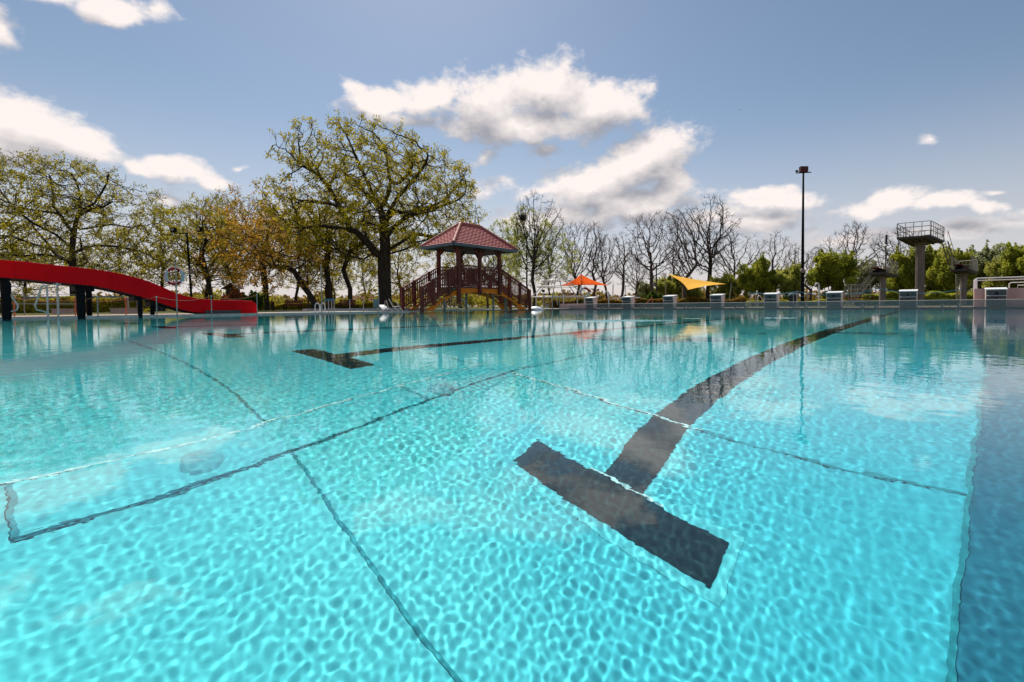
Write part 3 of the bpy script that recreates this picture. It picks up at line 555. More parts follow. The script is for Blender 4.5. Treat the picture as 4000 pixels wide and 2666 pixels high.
# sparse tall tree C with yellow tufts and a nest
plant_tree('F', 'bare', 31, None, 'bare_tree', 'tall dark many limbed tree with a ball shaped nest right of the bridge', 2090, 752, 50, .27, GB, .3, .62, bark='bark', tip=.0115, thick=.04)
plant_tree('D', 'leafy', 24, 'leaf_lime', 'leafy_tree', 'yellow green tree mixed into the bare tree right of the bridge', 2150, 860, 58, .14, GL, 2., .85)
plant_tree('D', 'leafy', 24, 'leaf_lime', 'leafy_tree', 'yellow green tuft of a tree seen behind the nest tree', 2055, 800, 60, .14, GL, 4., .75)
BR = [('G', 'bare', 32, 'bare tree behind the point of the metal cone frame', 2255, 860, 66, .24, .3, .8),
 ('H', 'thin', 33, 'thin bare tree left of the orange sail tip', 2325, 860, 72, .2, 1.3, 1.0),
 ('G', 'bare', 32, 'bare tree right of the orange sail', 2370, 905, 68, .24, 2.2, .75),
 ('H', 'thin', 33, 'narrow bare tree behind starting block two', 2430, 900, 62, .2, .2, 1.1),
 ('I', 'bare', 34, 'wide bare tree between starting blocks two and three carrying a horn speaker', 2548, 824, 64, .22, .9, 1.0),
 ('H', 'thin', 33, 'thin bare tree just left of the yellow sail', 2640, 915, 74, .2, 3.2, 1.2),
 ('G', 'bare', 32, 'tall bare tree behind the left half of the yellow sail', 2675, 808, 68, .24, 4., .8),
 ('F', 'bare', 31, 'tallest bare tree, behind the right half of the yellow sail', 2765, 765, 68, .27, 2.5, .82),
 ('I', 'bare', 34, 'bare tree with brown twigs right of the yellow sail', 2860, 900, 70, .30, 2.8, 1.1),
 ('H', 'thin', 33, 'slender bare tree above the gap between two green trees', 3030, 895, 66, .2, 1.9, 1.1),
 ('G', 'bare', 32, 'small bare tree just right of the tall floodlight mast', 3165, 960, 80, .24, 1.1, 1.1),
 ('H', 'thin', 33, 'small bare tree just left of the tall floodlight mast', 3105, 945, 82, .2, 4.4, 1.2),
 ('I', 'bare', 34, 'broad bare tree above the round green tree right of the mast', 3325, 868, 62, .30, 5., .95),
 ('F', 'bare', 31, 'dark bare tree behind the left side of the diving tower platform', 3510, 890, 66, .36, 3.3, .95),
 ('G', 'bare', 32, 'bare crown showing above the yellow leaves left of the two tone oak', 905, 748, 66, .24, .9, .9),
 ('I', 'bare', 34, 'bare tree with crooked limbs right of the left bench', 1205, 940, 50, .30, 1.7, .8),
 ('H', 'thin', 33, 'thin bare tree between the two benches', 1310, 960, 58, .2, 2.6, 1.),
 ('G', 'bare', 32, 'bare tree seen under the pavilion roof, right of its middle post', 1905, 960, 62, .24, 3.7, .9),
 ('G', 'bare', 32, 'small bare tree in front of starting block one gap', 2480, 985, 74, .24, 5.5, .9),
]
BR[14] = BR[14][:3]+('bare purple grey crown rising above the orange brown tree',)+BR[14][4:]
BR[18] = BR[18][:3]+('low bare tree left of the horn speaker tree',)+BR[18][4:]
for (vk, kd, sd, lb, x, yt, zc, tr, rz, wd) in BR:
    plant_tree(vk, kd, sd, None, 'bare_tree', lb, x, yt, zc, tr, GB, rz, wd, bark='bark_bare', tip=.0115, thick=.04)
nb = base(2045, 50); nz_ = Q(2045, 855, 50).z
b = MB(); rng = np.random.default_rng(5); n = 14
for k in range(90):
    a, e = rng.uniform(0, 6.28), rng.uniform(-1.2, 1.2); p = Vector((math.cos(a)*math.cos(e), math.sin(a)*math.cos(e), math.sin(e)*.8))*.24; t = Vector(rng.normal(0, .2, 3)); b.bar(p-t, p+t, .03, .03)
o = b.build('bird_nest', 'bark'); o.location = (nb.x, nb.y, nz_); tag(o, 'dark ball of twigs lodged high in the tree right of the bridge', 'nest')
# leaning trunk and thicket trunks left of the oak
def leaning(label, pts, zc, r0, seed, trunk_leaf=None, group=GL):
    s = F/zc; x0, y0 = pts[0]; rng = np.random.default_rng(seed)
    ld = lead([((u-x0)/s, rng.normal(0, .1), (y0-v)/s) for u, v in pts], .35); top = ld[-1]
    att = top+rng.normal(0, 1, (420, 3))*[2.4, 1.8, 1.4]+[0, 0, 1.2]
    pos, par = colonize(att, ld, .35, .6, seed, jit=.3)
    kids = np.bincount(par[par >= 0], minlength=len(pos)); pos, par = addtwigs(pos, par, kids == 0, .6, 2, seed)
    return mk_tree('leafy_tree', label, base(x0, zc), pos, par, .014, r0, group, leafm=trunk_leaf, seed=seed, rz=RZ, leaf_keep=.4, **LK)
leaning('tree with a thick trunk leaning far to the left behind the left bench', [(1240, 1214), (1215, 1160), (1185, 1120), (1150, 1060), (1120, 1046), (1060, 1040)], 46, .25, 41, 'leaf_orange')
leaning('forked black tree just left of the lamp post between the benches', [(1292, 1214), (1290, 1120), (1275, 1050), (1290, 960)], 47, .26, 42, 'leaf_olive')
leaning('crooked tree right behind the right bench', [(1368, 1212), (1368, 1130), (1345, 1060), (1375, 980)], 48, .22, 43, 'leaf_olive')
leaning('tree with crooked trunk left of the hut roof', [(830, 1214), (815, 1080), (795, 1000), (810, 940)], 52, .2, 44, 'leaf_olive')
leaning('tree with knotted trunk behind the right end of the red slide', [(1046, 1214), (1042, 1100), (1032, 1020), (1050, 930)], 50, .2, 45, 'leaf_orange')
# green rounded trees on the right
def bush_arrays(seed, nl, rx, ry, h, size, z0=.3, lob=80, hollow=.35):
    rng = np.random.default_rng(seed); c = nrm(rng.normal(0, 1, (lob, 3)))*rng.uniform(.2, .95, (lob, 1)); rr = rng.uniform(.10, .30, lob); k = rng.integers(0, lob, nl)
    p = c[k]+nrm(rng.normal(0, 1, (nl, 3)))*(rr[k]*rng.uniform(hollow, 1.12, nl)**.5)[:, None]; p = p[p[:, 2] > -1]
    p = p*[rx, ry, h/2]+[0, 0, h/2+z0]; 
    top = rng.integers(0, lob, 60); q = c[top]; q = q[q[:, 2] > 0]; sh = np.repeat(q, 40, 0); t = rng.random((len(sh), 1)); sh = sh+nrm(sh+[0, 0, .8])*t*.42+rng.normal(0, .022, sh.shape); sh = sh*[rx, ry, h/2]+[0, 0, h/2+z0]
    return leafmesh(np.concatenate([p, sh]), size, seed)
BV = {}
def bush(vk, seed, leafm, name, label, x, ytop, zc, hwpx, cat='tree', group=None, nl=24000, size=.17, zbase=.03, stem=True, h0=5.5, rx=2.2, rz=0, z0=.6):
    b0 = base(x, zc, zbase); zt = Q(x, ytop, zc).z-zbase; s = zt/(h0+z0); wd = hwpx*(.92 if stem else 1)*zc/F/rx; scl = (wd, wd, s); k = (vk, leafm)
    if k in BV: return again(BV[k], b0, label, rz, scl, group)
    root = empty(name, b0, label, cat, group, rz, scl); rng = np.random.default_rng(seed)
    from_arrays('crown' if stem else 'foliage', *bush_arrays(seed, nl, rx, rx, h0, size, z0), leafm, root)
    m = MB()
    for i in range(5 if stem else 7):
        a = rng.uniform(0, 6.28); d = Vector((math.cos(a), math.sin(a), 0)); m.tube([d*.1+Vector((0, 0, -.05)), d*.3+Vector((0, 0, h0*.25)), d*rx*.5+Vector((0, 0, h0*.65))], .07 if stem else .03, 5, r2=.02)
    m.build('trunk' if stem else 'stem', 'bark', root); BV[k] = root; return root
GG = 'rounded green trees on the right'
for (vk, sd, lm, lb, x, yt, zc, hw, rz) in [
 ('a', 51, 'leaf_green', 'bright green rounded tree right of the yellow sail', 2965, 1010, 62, 80, 0),
 ('b', 52, 'leaf_lime', 'pale green rounded tree left of the floodlight mast', 3080, 1030, 60, 70, 0),
 ('c', 53, 'leaf_green', 'big round yellow green tree just right of the floodlight mast', 3245, 985, 58, 105, 0),
 ('b', 52, 'leaf_pale', 'pale blossoming tree behind the low springboard', 3385, 1010, 66, 75, 2),
 ('a', 51, 'leaf_green', 'green tree between the springboard column and the tower column', 3515, 985, 62, 70, 3),
 ('b', 52, 'leaf_lime', 'light green tree right behind the tall tower column', 3640, 945, 60, 85, 4),
 ('c', 53, 'leaf_green', 'green tree between tower column and right springboard', 3720, 985, 56, 80, 1.5),
 ('b', 52, 'leaf_pale', 'pale leaved tree above the right springboard', 3835, 950, 64, 90, 1),
 ('a', 51, 'leaf_lime', 'light green tree over the railing on the pink wall', 3925, 1000, 60, 70, 5),
 ('c', 53, 'leaf_green', 'green tree at the right edge of the view', 4020, 940, 58, 95, 3),
 ('b', 52, 'leaf_lime', 'low light green tree behind the yellow sail', 2845, 1065, 66, 75, 2.5),
 ('b', 52, 'leaf_lime', 'light green tree behind the trunk with the horn speaker', 2605, 1070, 74, 60, .8),
 ('a', 51, 'leaf_lime', 'low green tree behind the left post of the yellow sail', 2690, 1090, 74, 60, 2),
 ('b', 52, 'leaf_pale', 'pale low tree behind the speaker trunk, left side', 2520, 1095, 80, 45, 3.5),
 ]: bush(vk, sd, lm, 'green_tree', lb, x, yt, zc, hw, 'tree', GG, rz=rz)
for (vk, sd, lm, lb, x, yt, zc, hw) in [
 ('r', 61, 'leaf_red', 'reddish leaved shrub behind the low end of the slide', 925, 1128, 42, 34),
 ('r', 61, 'leaf_red', 'smaller reddish shrub left of the other one, beside the slide', 885, 1150, 41, 26),
 ('g', 62, 'leaf_dark', 'dark green bush at the low end of the slide', 995, 1145, 34, 42),
 ('g', 62, 'leaf_dark', 'dark green bush between starting blocks two and three', 2548, 1145, 48, 40),
 ]: bush(vk, sd, lm, 'shrub', lb, x, yt, zc, hw, 'shrub', None, nl=5000, size=.16, stem=False, h0=1.6, rx=1.0, z0=.05)
# hedges
def hedge(label, x0, x1, zc, ytop, leafm, seed, nl, thick=1.2, size=.16, gap=0):
    a = base(x0, zc, 0); c = base(x1, zc, 0); h = Q((x0+x1)/2, ytop, zc).z; d = c-a; L_ = d.length; rng = np.random.default_rng(seed)
    t = rng.random(nl); hh = h*(.82+.18*np.sin(t*L_*2.1+seed)*np.sin(t*L_*.7)); z = rng.random(nl)**.6*hh; y = rng.uniform(-.5, .5, nl)*thick*(1-.5*(z/h)**2)
    nx = Vector((-d.y, d.x, 0)).normalized(); p = np.array(a)[None]+np.outer(t, np.array(d))+np.outer(y, np.array(nx)); p[:, 2] = z+.02
    o = from_arrays('hedge', *leafmesh(p, size, seed), leafm); tag(o, label, 'hedge'); return o
hedge('low brown leaved hedge behind the starting blocks', 2150, 2905, 40, 1166, 'leaf_brown', 71, 30000)
hedge('green clipped hedge behind the springboards', 3380, 3860, 48, 1140, 'leaf_green', 72, 26000, 1.6)
hedge('lower dark hedge in front of the green clipped hedge', 3400, 3900, 42, 1170, 'leaf_dark', 73, 14000, .9)
hedge('rough olive hedge along the left edge, seen under the slide', -60, 560, 34, 1160, 'leaf_olive', 74, 14000, 1.4)
hedge('low olive hedge running behind the benches', 1000, 1560, 52, 1180, 'leaf_olive', 75, 12000, 1.0)
hedge('low hedge behind the tall mast', 2920, 3300, 50, 1172, 'leaf_green', 76, 9000, 1.0)
# undergrowth and a far wood, nobody could count these
rng = np.random.default_rng(81); P = []
for k in range(46):
    x = rng.uniform(-250, 2300); zc = rng.uniform(60, 95); c = np.array(base(x, zc, 0)); hgt = rng.uniform(1., 3.6); r_ = rng.uniform(1., 2.6); n = 420
    q = rng.normal(0, 1, (n, 3)); q = nrm(q)*rng.uniform(.4, 1, (n, 1)); P.append(c+q*[r_, r_, hgt/2]+[0, 0, hgt/2])
tag(from_arrays('undergrowth', *leafmesh(np.concatenate(P), .26, 82), 'leaf_olive'), 'yellow green undergrowth filling the gaps between the trunks', 'undergrowth', kind='stuff')
P = []
for k in range(150):
    x = -500+5000*k/150+rng.uniform(-20, 20); zc = rng.uniform(150, 210); c = np.array(base(x, zc, 0)); hgt = rng.uniform(3, 6.5); r_ = rng.uniform(4, 8); n = 160
    q = rng.normal(0, 1, (n, 3)); q = nrm(q)*rng.uniform(.4, 1, (n, 1)); P.append(c+q*[r_, r_, hgt/2]+[0, 0, hgt/2])
tag(from_arrays('distant_woods', *leafmesh(np.concatenate(P), 1.1, 83), 'leaf_brown'), 'low far off band of woods on the horizon', 'woods', kind='stuff')
# ================================================================== STARTING BLOCKS
def text_mesh(s, size, m, parent, name, thick=.002):
    cu_ = bpy.data.curves.new('t', 'FONT'); cu_.body = s; cu_.size = size; cu_.align_x = 'CENTER'; cu_.align_y = 'CENTER'; cu_.extrude = thick; cu_.offset = size*.03
    t = bpy.data.objects.new('t', cu_); me = bpy.data.meshes.new_from_object(t); bpy.data.objects.remove(t); me.name = name; me.materials.clear(); me.materials.append(MT[m])
    o = bpy.data.objects.new(name, me); COL.objects.link(o); o.parent = parent; return o
BLK = ['starting block one, farthest away, in front of the low pinkish wall', 'starting block two, in front of the white slanted arm', 'starting block three, left of the yellow sail post', 'starting block four, under the right tip of the yellow sail', 'starting block five, next to the two bent handrails', 'starting block six, in front of the low springboard', 'starting block seven, directly before the tall diving tower column', 'starting block eight, the nearest, before the pink wall']
def starting_block(i):
    X = X8-2.5*(8-i); wds = ['one', 'two', 'three', 'four', 'five', 'six', 'seven', 'eight'][i-1]
    t = empty('starting_block', (X, PY1+.02, .045), BLK[i-1], 'starting block', 'starting blocks at the pool end')
    w2 = .265; b = MB()                                  # body: back legs, inner box
    b.add([(-w2+.02, .06, 0), (w2-.02, .06, 0), (w2-.02, .30, 0), (-w2+.02, .30, 0), (-w2+.02, .03, .56), (w2-.02, .03, .56), (w2-.02, .42, .60), (-w2+.02, .42, .60)], [(3, 2, 1, 0), (0, 1, 5, 4), (1, 2, 6, 5), (2, 3, 7, 6), (3, 0, 4, 7), (4, 5, 6, 7)])
    b.build('body', 'block_body', t)
    for sx in (-1, 1):
        b = MB(); x0, x1 = (sx*w2-.012, sx*w2+.012); pr = [(.05, 0), (.36, 0), (.44, .30), (.52, .625), (-.015, .60), (.03, .36)]
        v = [(x0, y, z) for y, z in pr]+[(x1, y, z) for y, z in pr]; n = len(pr)
        b.add(v, [tuple(range(n)) if sx < 0 else tuple(range(n))[::1], tuple(range(n, 2*n))[::-1]]+[(j, (j+1) % n, n+(j+1) % n, n+j) for j in range(n)]); b.build('side_panel', 'block_side', t)
    b = MB(); b.add([(-w2+.014, .012, .40), (w2-.014, .012, .40), (w2-.014, -.018, .60), (-w2+.014, -.018, .60), (-w2+.014, .04, .40), (w2-.014, .04, .40), (w2-.014, .03, .60), (-w2+.014, .03, .60)], [(0, 1, 2, 3), (5, 4, 7, 6), (4, 0, 3, 7), (1, 5, 6, 2), (0, 4, 5, 1), (3, 2, 6, 7)])
    pl = b.build('front_plate', 'block_plate', t)
    b = MB(); b.box((.06, .052, .17), (w2*1.15, .012, .32)); b.build('recess', 'block_recess', t)
    b = MB(); b.add([(-w2-.025, -.05, .60), (w2+.025, -.05, .60), (w2+.025, .56, .665), (-w2-.025, .56, .665), (-w2-.025, -.05, .635), (w2+.025, -.05, .635), (w2+.025, .56, .70), (-w2-.025, .56, .70)], [(3, 2, 1, 0), (4, 5, 6, 7), (0, 1, 5, 4), (1, 2, 6, 5), (2, 3, 7, 6), (3, 0, 4, 7)])
    b.build('platform', 'white_paint', t)
    b = MB(); b.tube([(-w2+.0, -.055, .395), (w2-.0, -.055, .395)], .011); b.tube([(-w2+.02, -.055, .395), (-w2+.02, .03, .40)], .008); b.tube([(w2-.02, -.055, .395), (w2-.02, .03, .40)], .008); b.build('grab_bar', 'white_paint', t)
    n1 = text_mesh(str(i), .20, 'number_black', pl, 'number'); n1.rotation_euler = (R(90-8.5), 0, 0); n1.location = (0, -.010, .505)
    n2 = text_mesh(str(i), .13, 'number_faint', t, 'number'); n2.rotation_euler = (R(90), 0, 0); n2.location = (0, .0275, .315)
    n2.rotation_euler = (R(87), 0, 0)
for i in range(1, 9): starting_block(i)
# mesh turning panels: one per lane, joined midway between the blocks
YP = 23.2; PH = .30
for i in range(1, 9):
    X = X8-2.5*(8-i); x0 = X-1.245 if i > 1 else PX0+.02; x1 = X+1.245 if i < 8 else PX1-.02
    t = empty('turning_panel', (X, YP, 0), 'mesh turning panel in front of starting block '+['one, leftmost of the row', 'two, with the white arm behind', 'three, left of the yellow sail post', 'four, beneath the yellow sail tip', 'five, next to the bent handrails', 'six, before the low springboard', 'seven, before the tall diving tower', 'eight, before the pink wall'][i-1], 'mesh panel', 'mesh turning panels along the pool end')
    x0 -= X; x1 -= X
    b = MB(); b.quad((x0, 0, -.5), (x1, 0, -.5), (x1, 0, PH-.01), (x0, 0, PH-.01)); b.build('mesh_sheet', 'screen', t)
    b = MB(); b.tube([(x0, 0, PH), (x1, 0, PH)], .013); b.build('top_rail', 'curb', t)
    for sx, xb in ((-1, x0+.22), (1, x1-.22)):
        b = MB(); b.box((xb, .03, -.02), (.055, .05, .42)); b.tube([(xb+.05, .06, -.1), (xb+.05, .06, .10), (xb+.05, .16, .14), (xb+.05, .30, .05)], .013); b.build('bracket', 'galv', t)
    for xe in (x0+.006, x1-.006):
        b = MB(); b.box((xe, .012, -.1), (.012, .012, .78)); b.build('edge_post', 'galv', t)
# pink wall with ramp railing
b = MB(); b.box(((.83+9)/2, PY1+1.0, .36), (9-.83, .5, .72)); b.build('concrete_wall', 'pink_wall', label='pale pink concrete wall behind starting block 8', cat='wall')
t = empty('railing', (.83, PY1+1.0, .72), 'white pipe railing on top of the pink wall', 'railing')
b = MB(); b.tube([(.08, 0, .40), (.08, 2.6, .40)], .018); b.tube([(.08, 0, .40), (7, 0, .40)], .02); b.tube([(.08, 2.6, .40), (7, 2.6, .40)], .018); b.build('top_rail', 'white_paint', t)
b = MB(); b.tube([(1.0, .6, -.05), (1.0, .6, .18), (1.06, .6, .22), (7, .6, .22)], .016); b.tube([(1.25, .9, -.05), (1.25, .9, .12), (7, .9, .12)], .014); b.build('lower_rail', 'white_paint', t)
for x, y in [(.08, 0), (.08, .65), (.08, 1.3), (.08, 1.95), (.08, 2.6), (3, 0), (5, 0), (3, 2.6), (5, 2.6)]:
    b = MB(); b.tube([(x, y, -.06), (x, y, .40)], .017); b.build('post', 'white_paint', t)
# ================================================================== SLIDE
XS = -17.62; WS = .85
topL = [(-330, 985), (-150, 1000), (0, 1016), (102, 1022), (204, 1035), (306, 1045), (383, 1054), (459, 1066), (536, 1084), (600, 1104), (650, 1127), (689, 1147), (730, 1158), (770, 1167), (810, 1171), (880, 1174), (960, 1176), (985, 1177), (998, 1183), (1007, 1197)]
botL = [(-330, 1062), (-150, 1072), (0, 1084), (102, 1091), (204, 1102), (306, 1111), (383, 1119), (459, 1135), (536, 1155), (587, 1170), (628, 1185), (680, 1202), (730, 1216), (793, 1224), (860, 1227), (933, 1229), (985, 1229), (998, 1229), (1004, 1229), (1007, 1229)]
def ys_at(T, xs): return np.interp(xs, [p[0] for p in T], [p[1] for p in T])
xs_ = np.concatenate([np.arange(-330, 980, 18), [985, 992, 998, 1003, 1007]]).astype(float); yt_ = ys_at(topL, xs_); yb_ = ys_at(botL, xs_)
def smooth(a): 
    a = a.copy()
    for _ in range(3): a[1:-1] = (a[:-2]+2*a[1:-1]+a[2:])/4
    return a
yt_[:-6] = smooth(yt_)[:-6]; yb_[:-6] = smooth(yb_)[:-6]
sl = empty('water_slide', (XS, 0, 0), 'long glossy red water slide coming down along the left pool edge', 'slide')
Ys = [onX(XS, x) for x in xs_]; Zt = [zat(XS, y, p) for y, p in zip(Ys, yt_)]; Zb = [max(.0, zat(XS, y, p)) for y, p in zip(Ys, yb_)]
b = MB(); v = []; n = len(Ys); tk = .035
prof = lambda zt, zb: [(0, zb), (0, zt), (-tk, zt+.004), (-tk-.02, zb+.12), (-WS+tk+.02, zb+.12), (-WS+tk, zt+.004), (-WS, zt), (-WS, zb)]
for y, zt, zb in zip(Ys, Zt, Zb): v += [(x, y, z) for x, z in prof(zt, zb)]
f = [(i*8+j, i*8+j+1, (i+1)*8+j+1, (i+1)*8+j) for i in range(n-1) for j in range(7)]+[tuple(range(8))[::-1], tuple((n-1)*8+j for j in range(8))]
b.add(v, f, False); b.build('chute', 'red_slide', sl)
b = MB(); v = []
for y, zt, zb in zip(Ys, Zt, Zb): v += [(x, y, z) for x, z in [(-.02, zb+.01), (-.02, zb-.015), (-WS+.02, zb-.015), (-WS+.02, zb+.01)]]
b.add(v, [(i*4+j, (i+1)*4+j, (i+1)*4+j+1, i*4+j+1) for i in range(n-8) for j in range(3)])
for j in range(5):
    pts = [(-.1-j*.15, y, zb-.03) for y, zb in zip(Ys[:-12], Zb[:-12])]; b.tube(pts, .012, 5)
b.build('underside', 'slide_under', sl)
for (x, wd, xo) in [(27, .19, 0), (318, .19, 0), (350, .13, -.55), (548, .12, 0), (596, .12, -.5)]:
    y = onX(-17.4+xo, x); zt = float(np.interp(y, Ys, Zb)); b = MB(); b.tube([(-17.4+xo-XS, y, -.3), (-17.4+xo-XS, y, zt-.12)], wd*.42, 12, r2=wd*.5); b.bar((0, y, zt-.08), (-WS+.05, y, zt-.08), .16, .14); b.build('support', 'black_metal', sl)
b = MB()
for x in (60, 250, 440, 640, 800):
    y = onX(XS, x); zt, zb = float(np.interp(y, Ys, Zt)), float(np.interp(y, Ys, Zb)); b.box((.006, y, (zt+zb)/2), (.012, .02, zt-zb))
b.build('joint', 'red_slide', sl)
b = MB(); b.box((-.3, (onX(XS, 800)+onX(XS, 934))/2, .08), (.9, onX(XS, 934)-onX(XS, 800), .16)); b.build('landing_base', 'concrete_dark', sl)
# ================================================================== ropes, posts, buoys on the left edge
def rope(m, a, c, sag, r=.008, n=10):
    a = Vector(a); c = Vector(c); m.tube([a.lerp(c, i/n)-Vector((0, 0, 4*sag*(i/n)*(1-i/n))) for i in range(n+1)], r, 5)
XE = -17.37
posts1 = [(383, 1157, 'left of the slide support pair'), (613, 1158, 'next to the lifebuoy pole, on its left'), (827, 1155, 'in front of the low end of the slide'), (1005, 1150, 'at the very tip of the slide')]
tops = []
for x, y, lb in posts1:
    Y = onX(XE, x); z = zat(XE, Y, y); b = MB(); b.tube([(0, 0, -.3), (0, 0, z-.02)], .014, 8); t = empty('rope_post', (XE, Y, 0), 'thin rope post at the water edge, '+lb, 'post', 'rope posts along the left edge')
    b.build('pole', 'steel_dull', t); b = MB(); b.tube([(0, 0, z-.03), (0, 0, z)], .024, 10); b.build('cap', 'steel', t); tops.append(Vector((XE, Y, z-.015)))
b = MB(); p0 = Vector((XE, onX(XE, 60), tops[0].z*.98))
rope(b, p0, tops[0], .16)
for a, c in zip(tops[:-1], tops[1:]): rope(b, a, c, .13)
b.build('barrier_rope', 'rope_red', label='reddish rope sagging between the front row of edge posts', cat='rope')
tops = []
XR = -18.9
for x, y, lb in [(57, 1165, 'near the first pool handrail'), (295, 1168, 'between the handrails and the first slide support'), (493, 1168, 'under the middle of the slide')]:
    Y = onX(XR, x); z = zat(XR, Y, y); b = MB(); b.tube([(0, 0, 0), (0, 0, z)], .016, 8); t = empty('rope_post', (XR, Y, .03), 'brown rope post further back on the paving, '+lb, 'post', 'rope posts on the left paving')
    b.build('pole', 'rope_red', t); b = MB(); b.tube([(0, 0, z-.02), (0, 0, z+.01)], .03, 8); b.build('cap', 'steel_dull', t); tops.append(Vector((XR, Y, z)))
b = MB()
for a, c in zip(tops[:-1], tops[1:]): rope(b, a, c, .08)
b.build('barrier_rope', 'rope_red', label='thin rope sagging between the rear posts under the slide', cat='rope')
# pipe fence further back
t = empty('pipe_fence', base(95, 22, .03), 'thin greenish pipe fence behind the left paving', 'fence'); o0 = Vector(t.location); b = MB()
for yy in (1150, 1185, 1188):
    a = Q(-80, yy, 22)-o0; c = Q(330, yy+3, 24)-o0; b.tube([a, c], .014, 6)
b.build('rail', 'steel_dull', t)
for x in (-60, 95, 230, 330):
    p = base(x, 22.5, .0)-o0; q = Q(x, 1152, 22.5); b = MB(); b.tube([(p.x, p.y, -.03), (p.x, p.y, q.z)], .02, 6); b.build('post', 'steel_dull', t)
def handrail(label, x, ytop, flip, xoff=XE):
    Y = onX(xoff, x); z = zat(xoff, Y, ytop); t = empty('pool_handrail', (xoff, Y, 0), label, 'handrail', 'stainless pool handrails')
    b = MB(); s = 1 if flip else -1; top = [(0, 0, z-.03), (0, .03, z), (0, .07*s+.0, z-.01)]
    b.tube([(0, 0, -.5), (0, 0, .3), (0, 0, z-.06), (.0, s*.015, z-.015), (0, s*.05, z), (0, s*.09, z-.04), (0, s*.22, .33), (0, s*.2, .22), (0, s*.05, .17), (0, 0, .12)], .021, 8); b.build('rail', 'steel', t)
handrail('bent steel pool handrail at the far left edge of the view', 20, 1143, True)
handrail('taller bent steel pool handrail under the slide', 188, 1115, False)
Y = onX(XE, 228); z = zat(XE, Y, 1106); t = empty('rope_post', (XE, Y, 0), 'tall steel pole with a pair of small clips in front of the slide', 'post'); b = MB(); b.tube([(0, 0, -.4), (0, 0, z)], .02, 8); b.build('pole', 'steel', t); b = MB(); b.tube([(-.0, -.07, z-.03), (0, .07, z-.03)], .015); b.build('clip', 'steel', t)
# lifebuoy pole
Y = onX(XE, 692); z = zat(XE, Y, 1024); t = empty('lifebuoy_pole', (XE, Y, 0), 'slim steel pole at the water edge holding up the lifebuoy', 'pole'); b = MB(); b.tube([(0, 0, -.5), (0, 0, z)], .017, 8); b.build('pole', 'steel_dull', t)
b = MB(); b.tube([(0, 0, z-.01), (0, 0, z+.015)], .024); b.build('cap', 'black_metal', t)
def lifebuoy(loc, R0, r0, face, label, tilt=0, ropeup=.18):
    t = empty('lifebuoy', loc, label, 'lifebuoy'); f_ = Vector(face).normalized(); rgt = f_.cross(Vector((0, 0, 1))).normalized(); up = rgt.cross(f_)
    n = 48; m = 12
    def seg(a0, a1, name, mt):
        b = MB(); k = 10; v = []
        for i in range(k+1):
            a = a0+(a1-a0)*i/k; d = rgt*math.cos(a)+up*math.sin(a)
            for j in range(m):
                ph = 2*math.pi*j/m; v.append(d*(R0+r0*math.cos(ph))+f_*(r0*.75*math.sin(ph)))
        b.add(v, [(i*m+j, (i+1)*m+j, (i+1)*m+(j+1) % m, i*m+(j+1) % m) for i in range(k) for j in range(m)], True); b.build(name, mt, t)
    for q in range(4):
        a = R(90+(0 if tilt == 0 else 40)+90*q); seg(a-R(45), a+R(45), 'ring_section', ['buoy_red', 'buoy_white'][q % 2])
    b = MB(); b.tube([(up*(R0*1.0)+rgt*(-R0*.6)), up*(R0+ropeup)+rgt*0, up*(R0*1.0)+rgt*(R0*.6)], .006, 5)
    for q in range(12):
        a0 = R(62+90*q/3); pts = [(rgt*math.cos(a0+R(30)*i/6)+up*math.sin(a0+R(30)*i/6))*(R0+r0+.012+.03*math.sin(math.pi*i/6)) for i in range(7)]; b.tube(pts, .006, 4)
    b.build('grab_line', 'rope_white', t); return t
lz = zat(XE, Y, 1080); R0 = (zat(XE, Y, 1053)-zat(XE, Y, 1106))/2
lifebuoy((XE-.07, Y-.02, lz), R0*.98+.03, R0*.2, (1, -.85, 0), 'red and white lifebuoy hanging on the steel pole above the slide', 0)
q = Q(2284, 1143, 34); lifebuoy(q, .30, .075, (.6, -.8, 0), 'small red and white lifebuoy below the orange sail', 1)
b = MB(); p = base(2284, 34, 0); b.tube([(0, 0, 0), (0, 0, Q(2286, 1118, 34).z)], .02, 6); o = b.build('buoy_post', 'dark_grey'); o.location = (p.x-.02, p.y+.06, 0); tag(o, 'dark post behind the small lifebuoy below the orange sail', 'post')
# second slim poles on the left edge
for x, yt, lb, XX in [(1258, 1035, 'tall thin pole at the edge left of the rope post bundle', XE), (1480, 1127, 'shorter grey pole at the edge left of the oak trunk', XE)]:
    Y = onX(XX, x); z = zat(XX, Y, yt); b = MB(); b.tube([(0, 0, -.4), (0, 0, z)], .02, 8); o = b.build('edge_pole', 'steel_dull'); o.location = (XX, Y, 0); tag(o, lb, 'pole')
Y = onX(XE, 1473); b = MB(); b.box((0, 0, 0), (.02, .26, .34)); o = b.build('notice_board', 'grey_panel'); o.location = (XE-.05, Y, zat(XE, Y, 1185)); tag(o, 'small grey board on the pole left of the oak trunk', 'sign')
XB = -18.4
for x, yt, lb in [(1270, 1175, 'leftmost thin post of the bundle by the tall pole'), (1284, 1170, 'second thin post of the bundle, with blue rope on top'), (1296, 1172, 'third thin post of the bundle by the tall pole'), (1306, 1174, 'rightmost thin post of the bundle by the tall pole'), (1367, 1170, 'single thin post in front of the right bench'), (1420, 1172, 'single thin post between the right bench and the oak')]:
    Y = onX(XB, x); z = zat(XB, Y, yt); b = MB(); b.tube([(0, 0, 0), (0, 0, z-.03)], .018, 8); t = empty('rope_post', (XB, Y, .03), lb, 'post', 'thin rope posts by the benches'); b.build('pole', 'steel_dull', t)
    b = MB(); b.tube([(0, 0, z-.05), (0, 0, z-.02)], .03); b.build('cap', 'rope_blue', t)
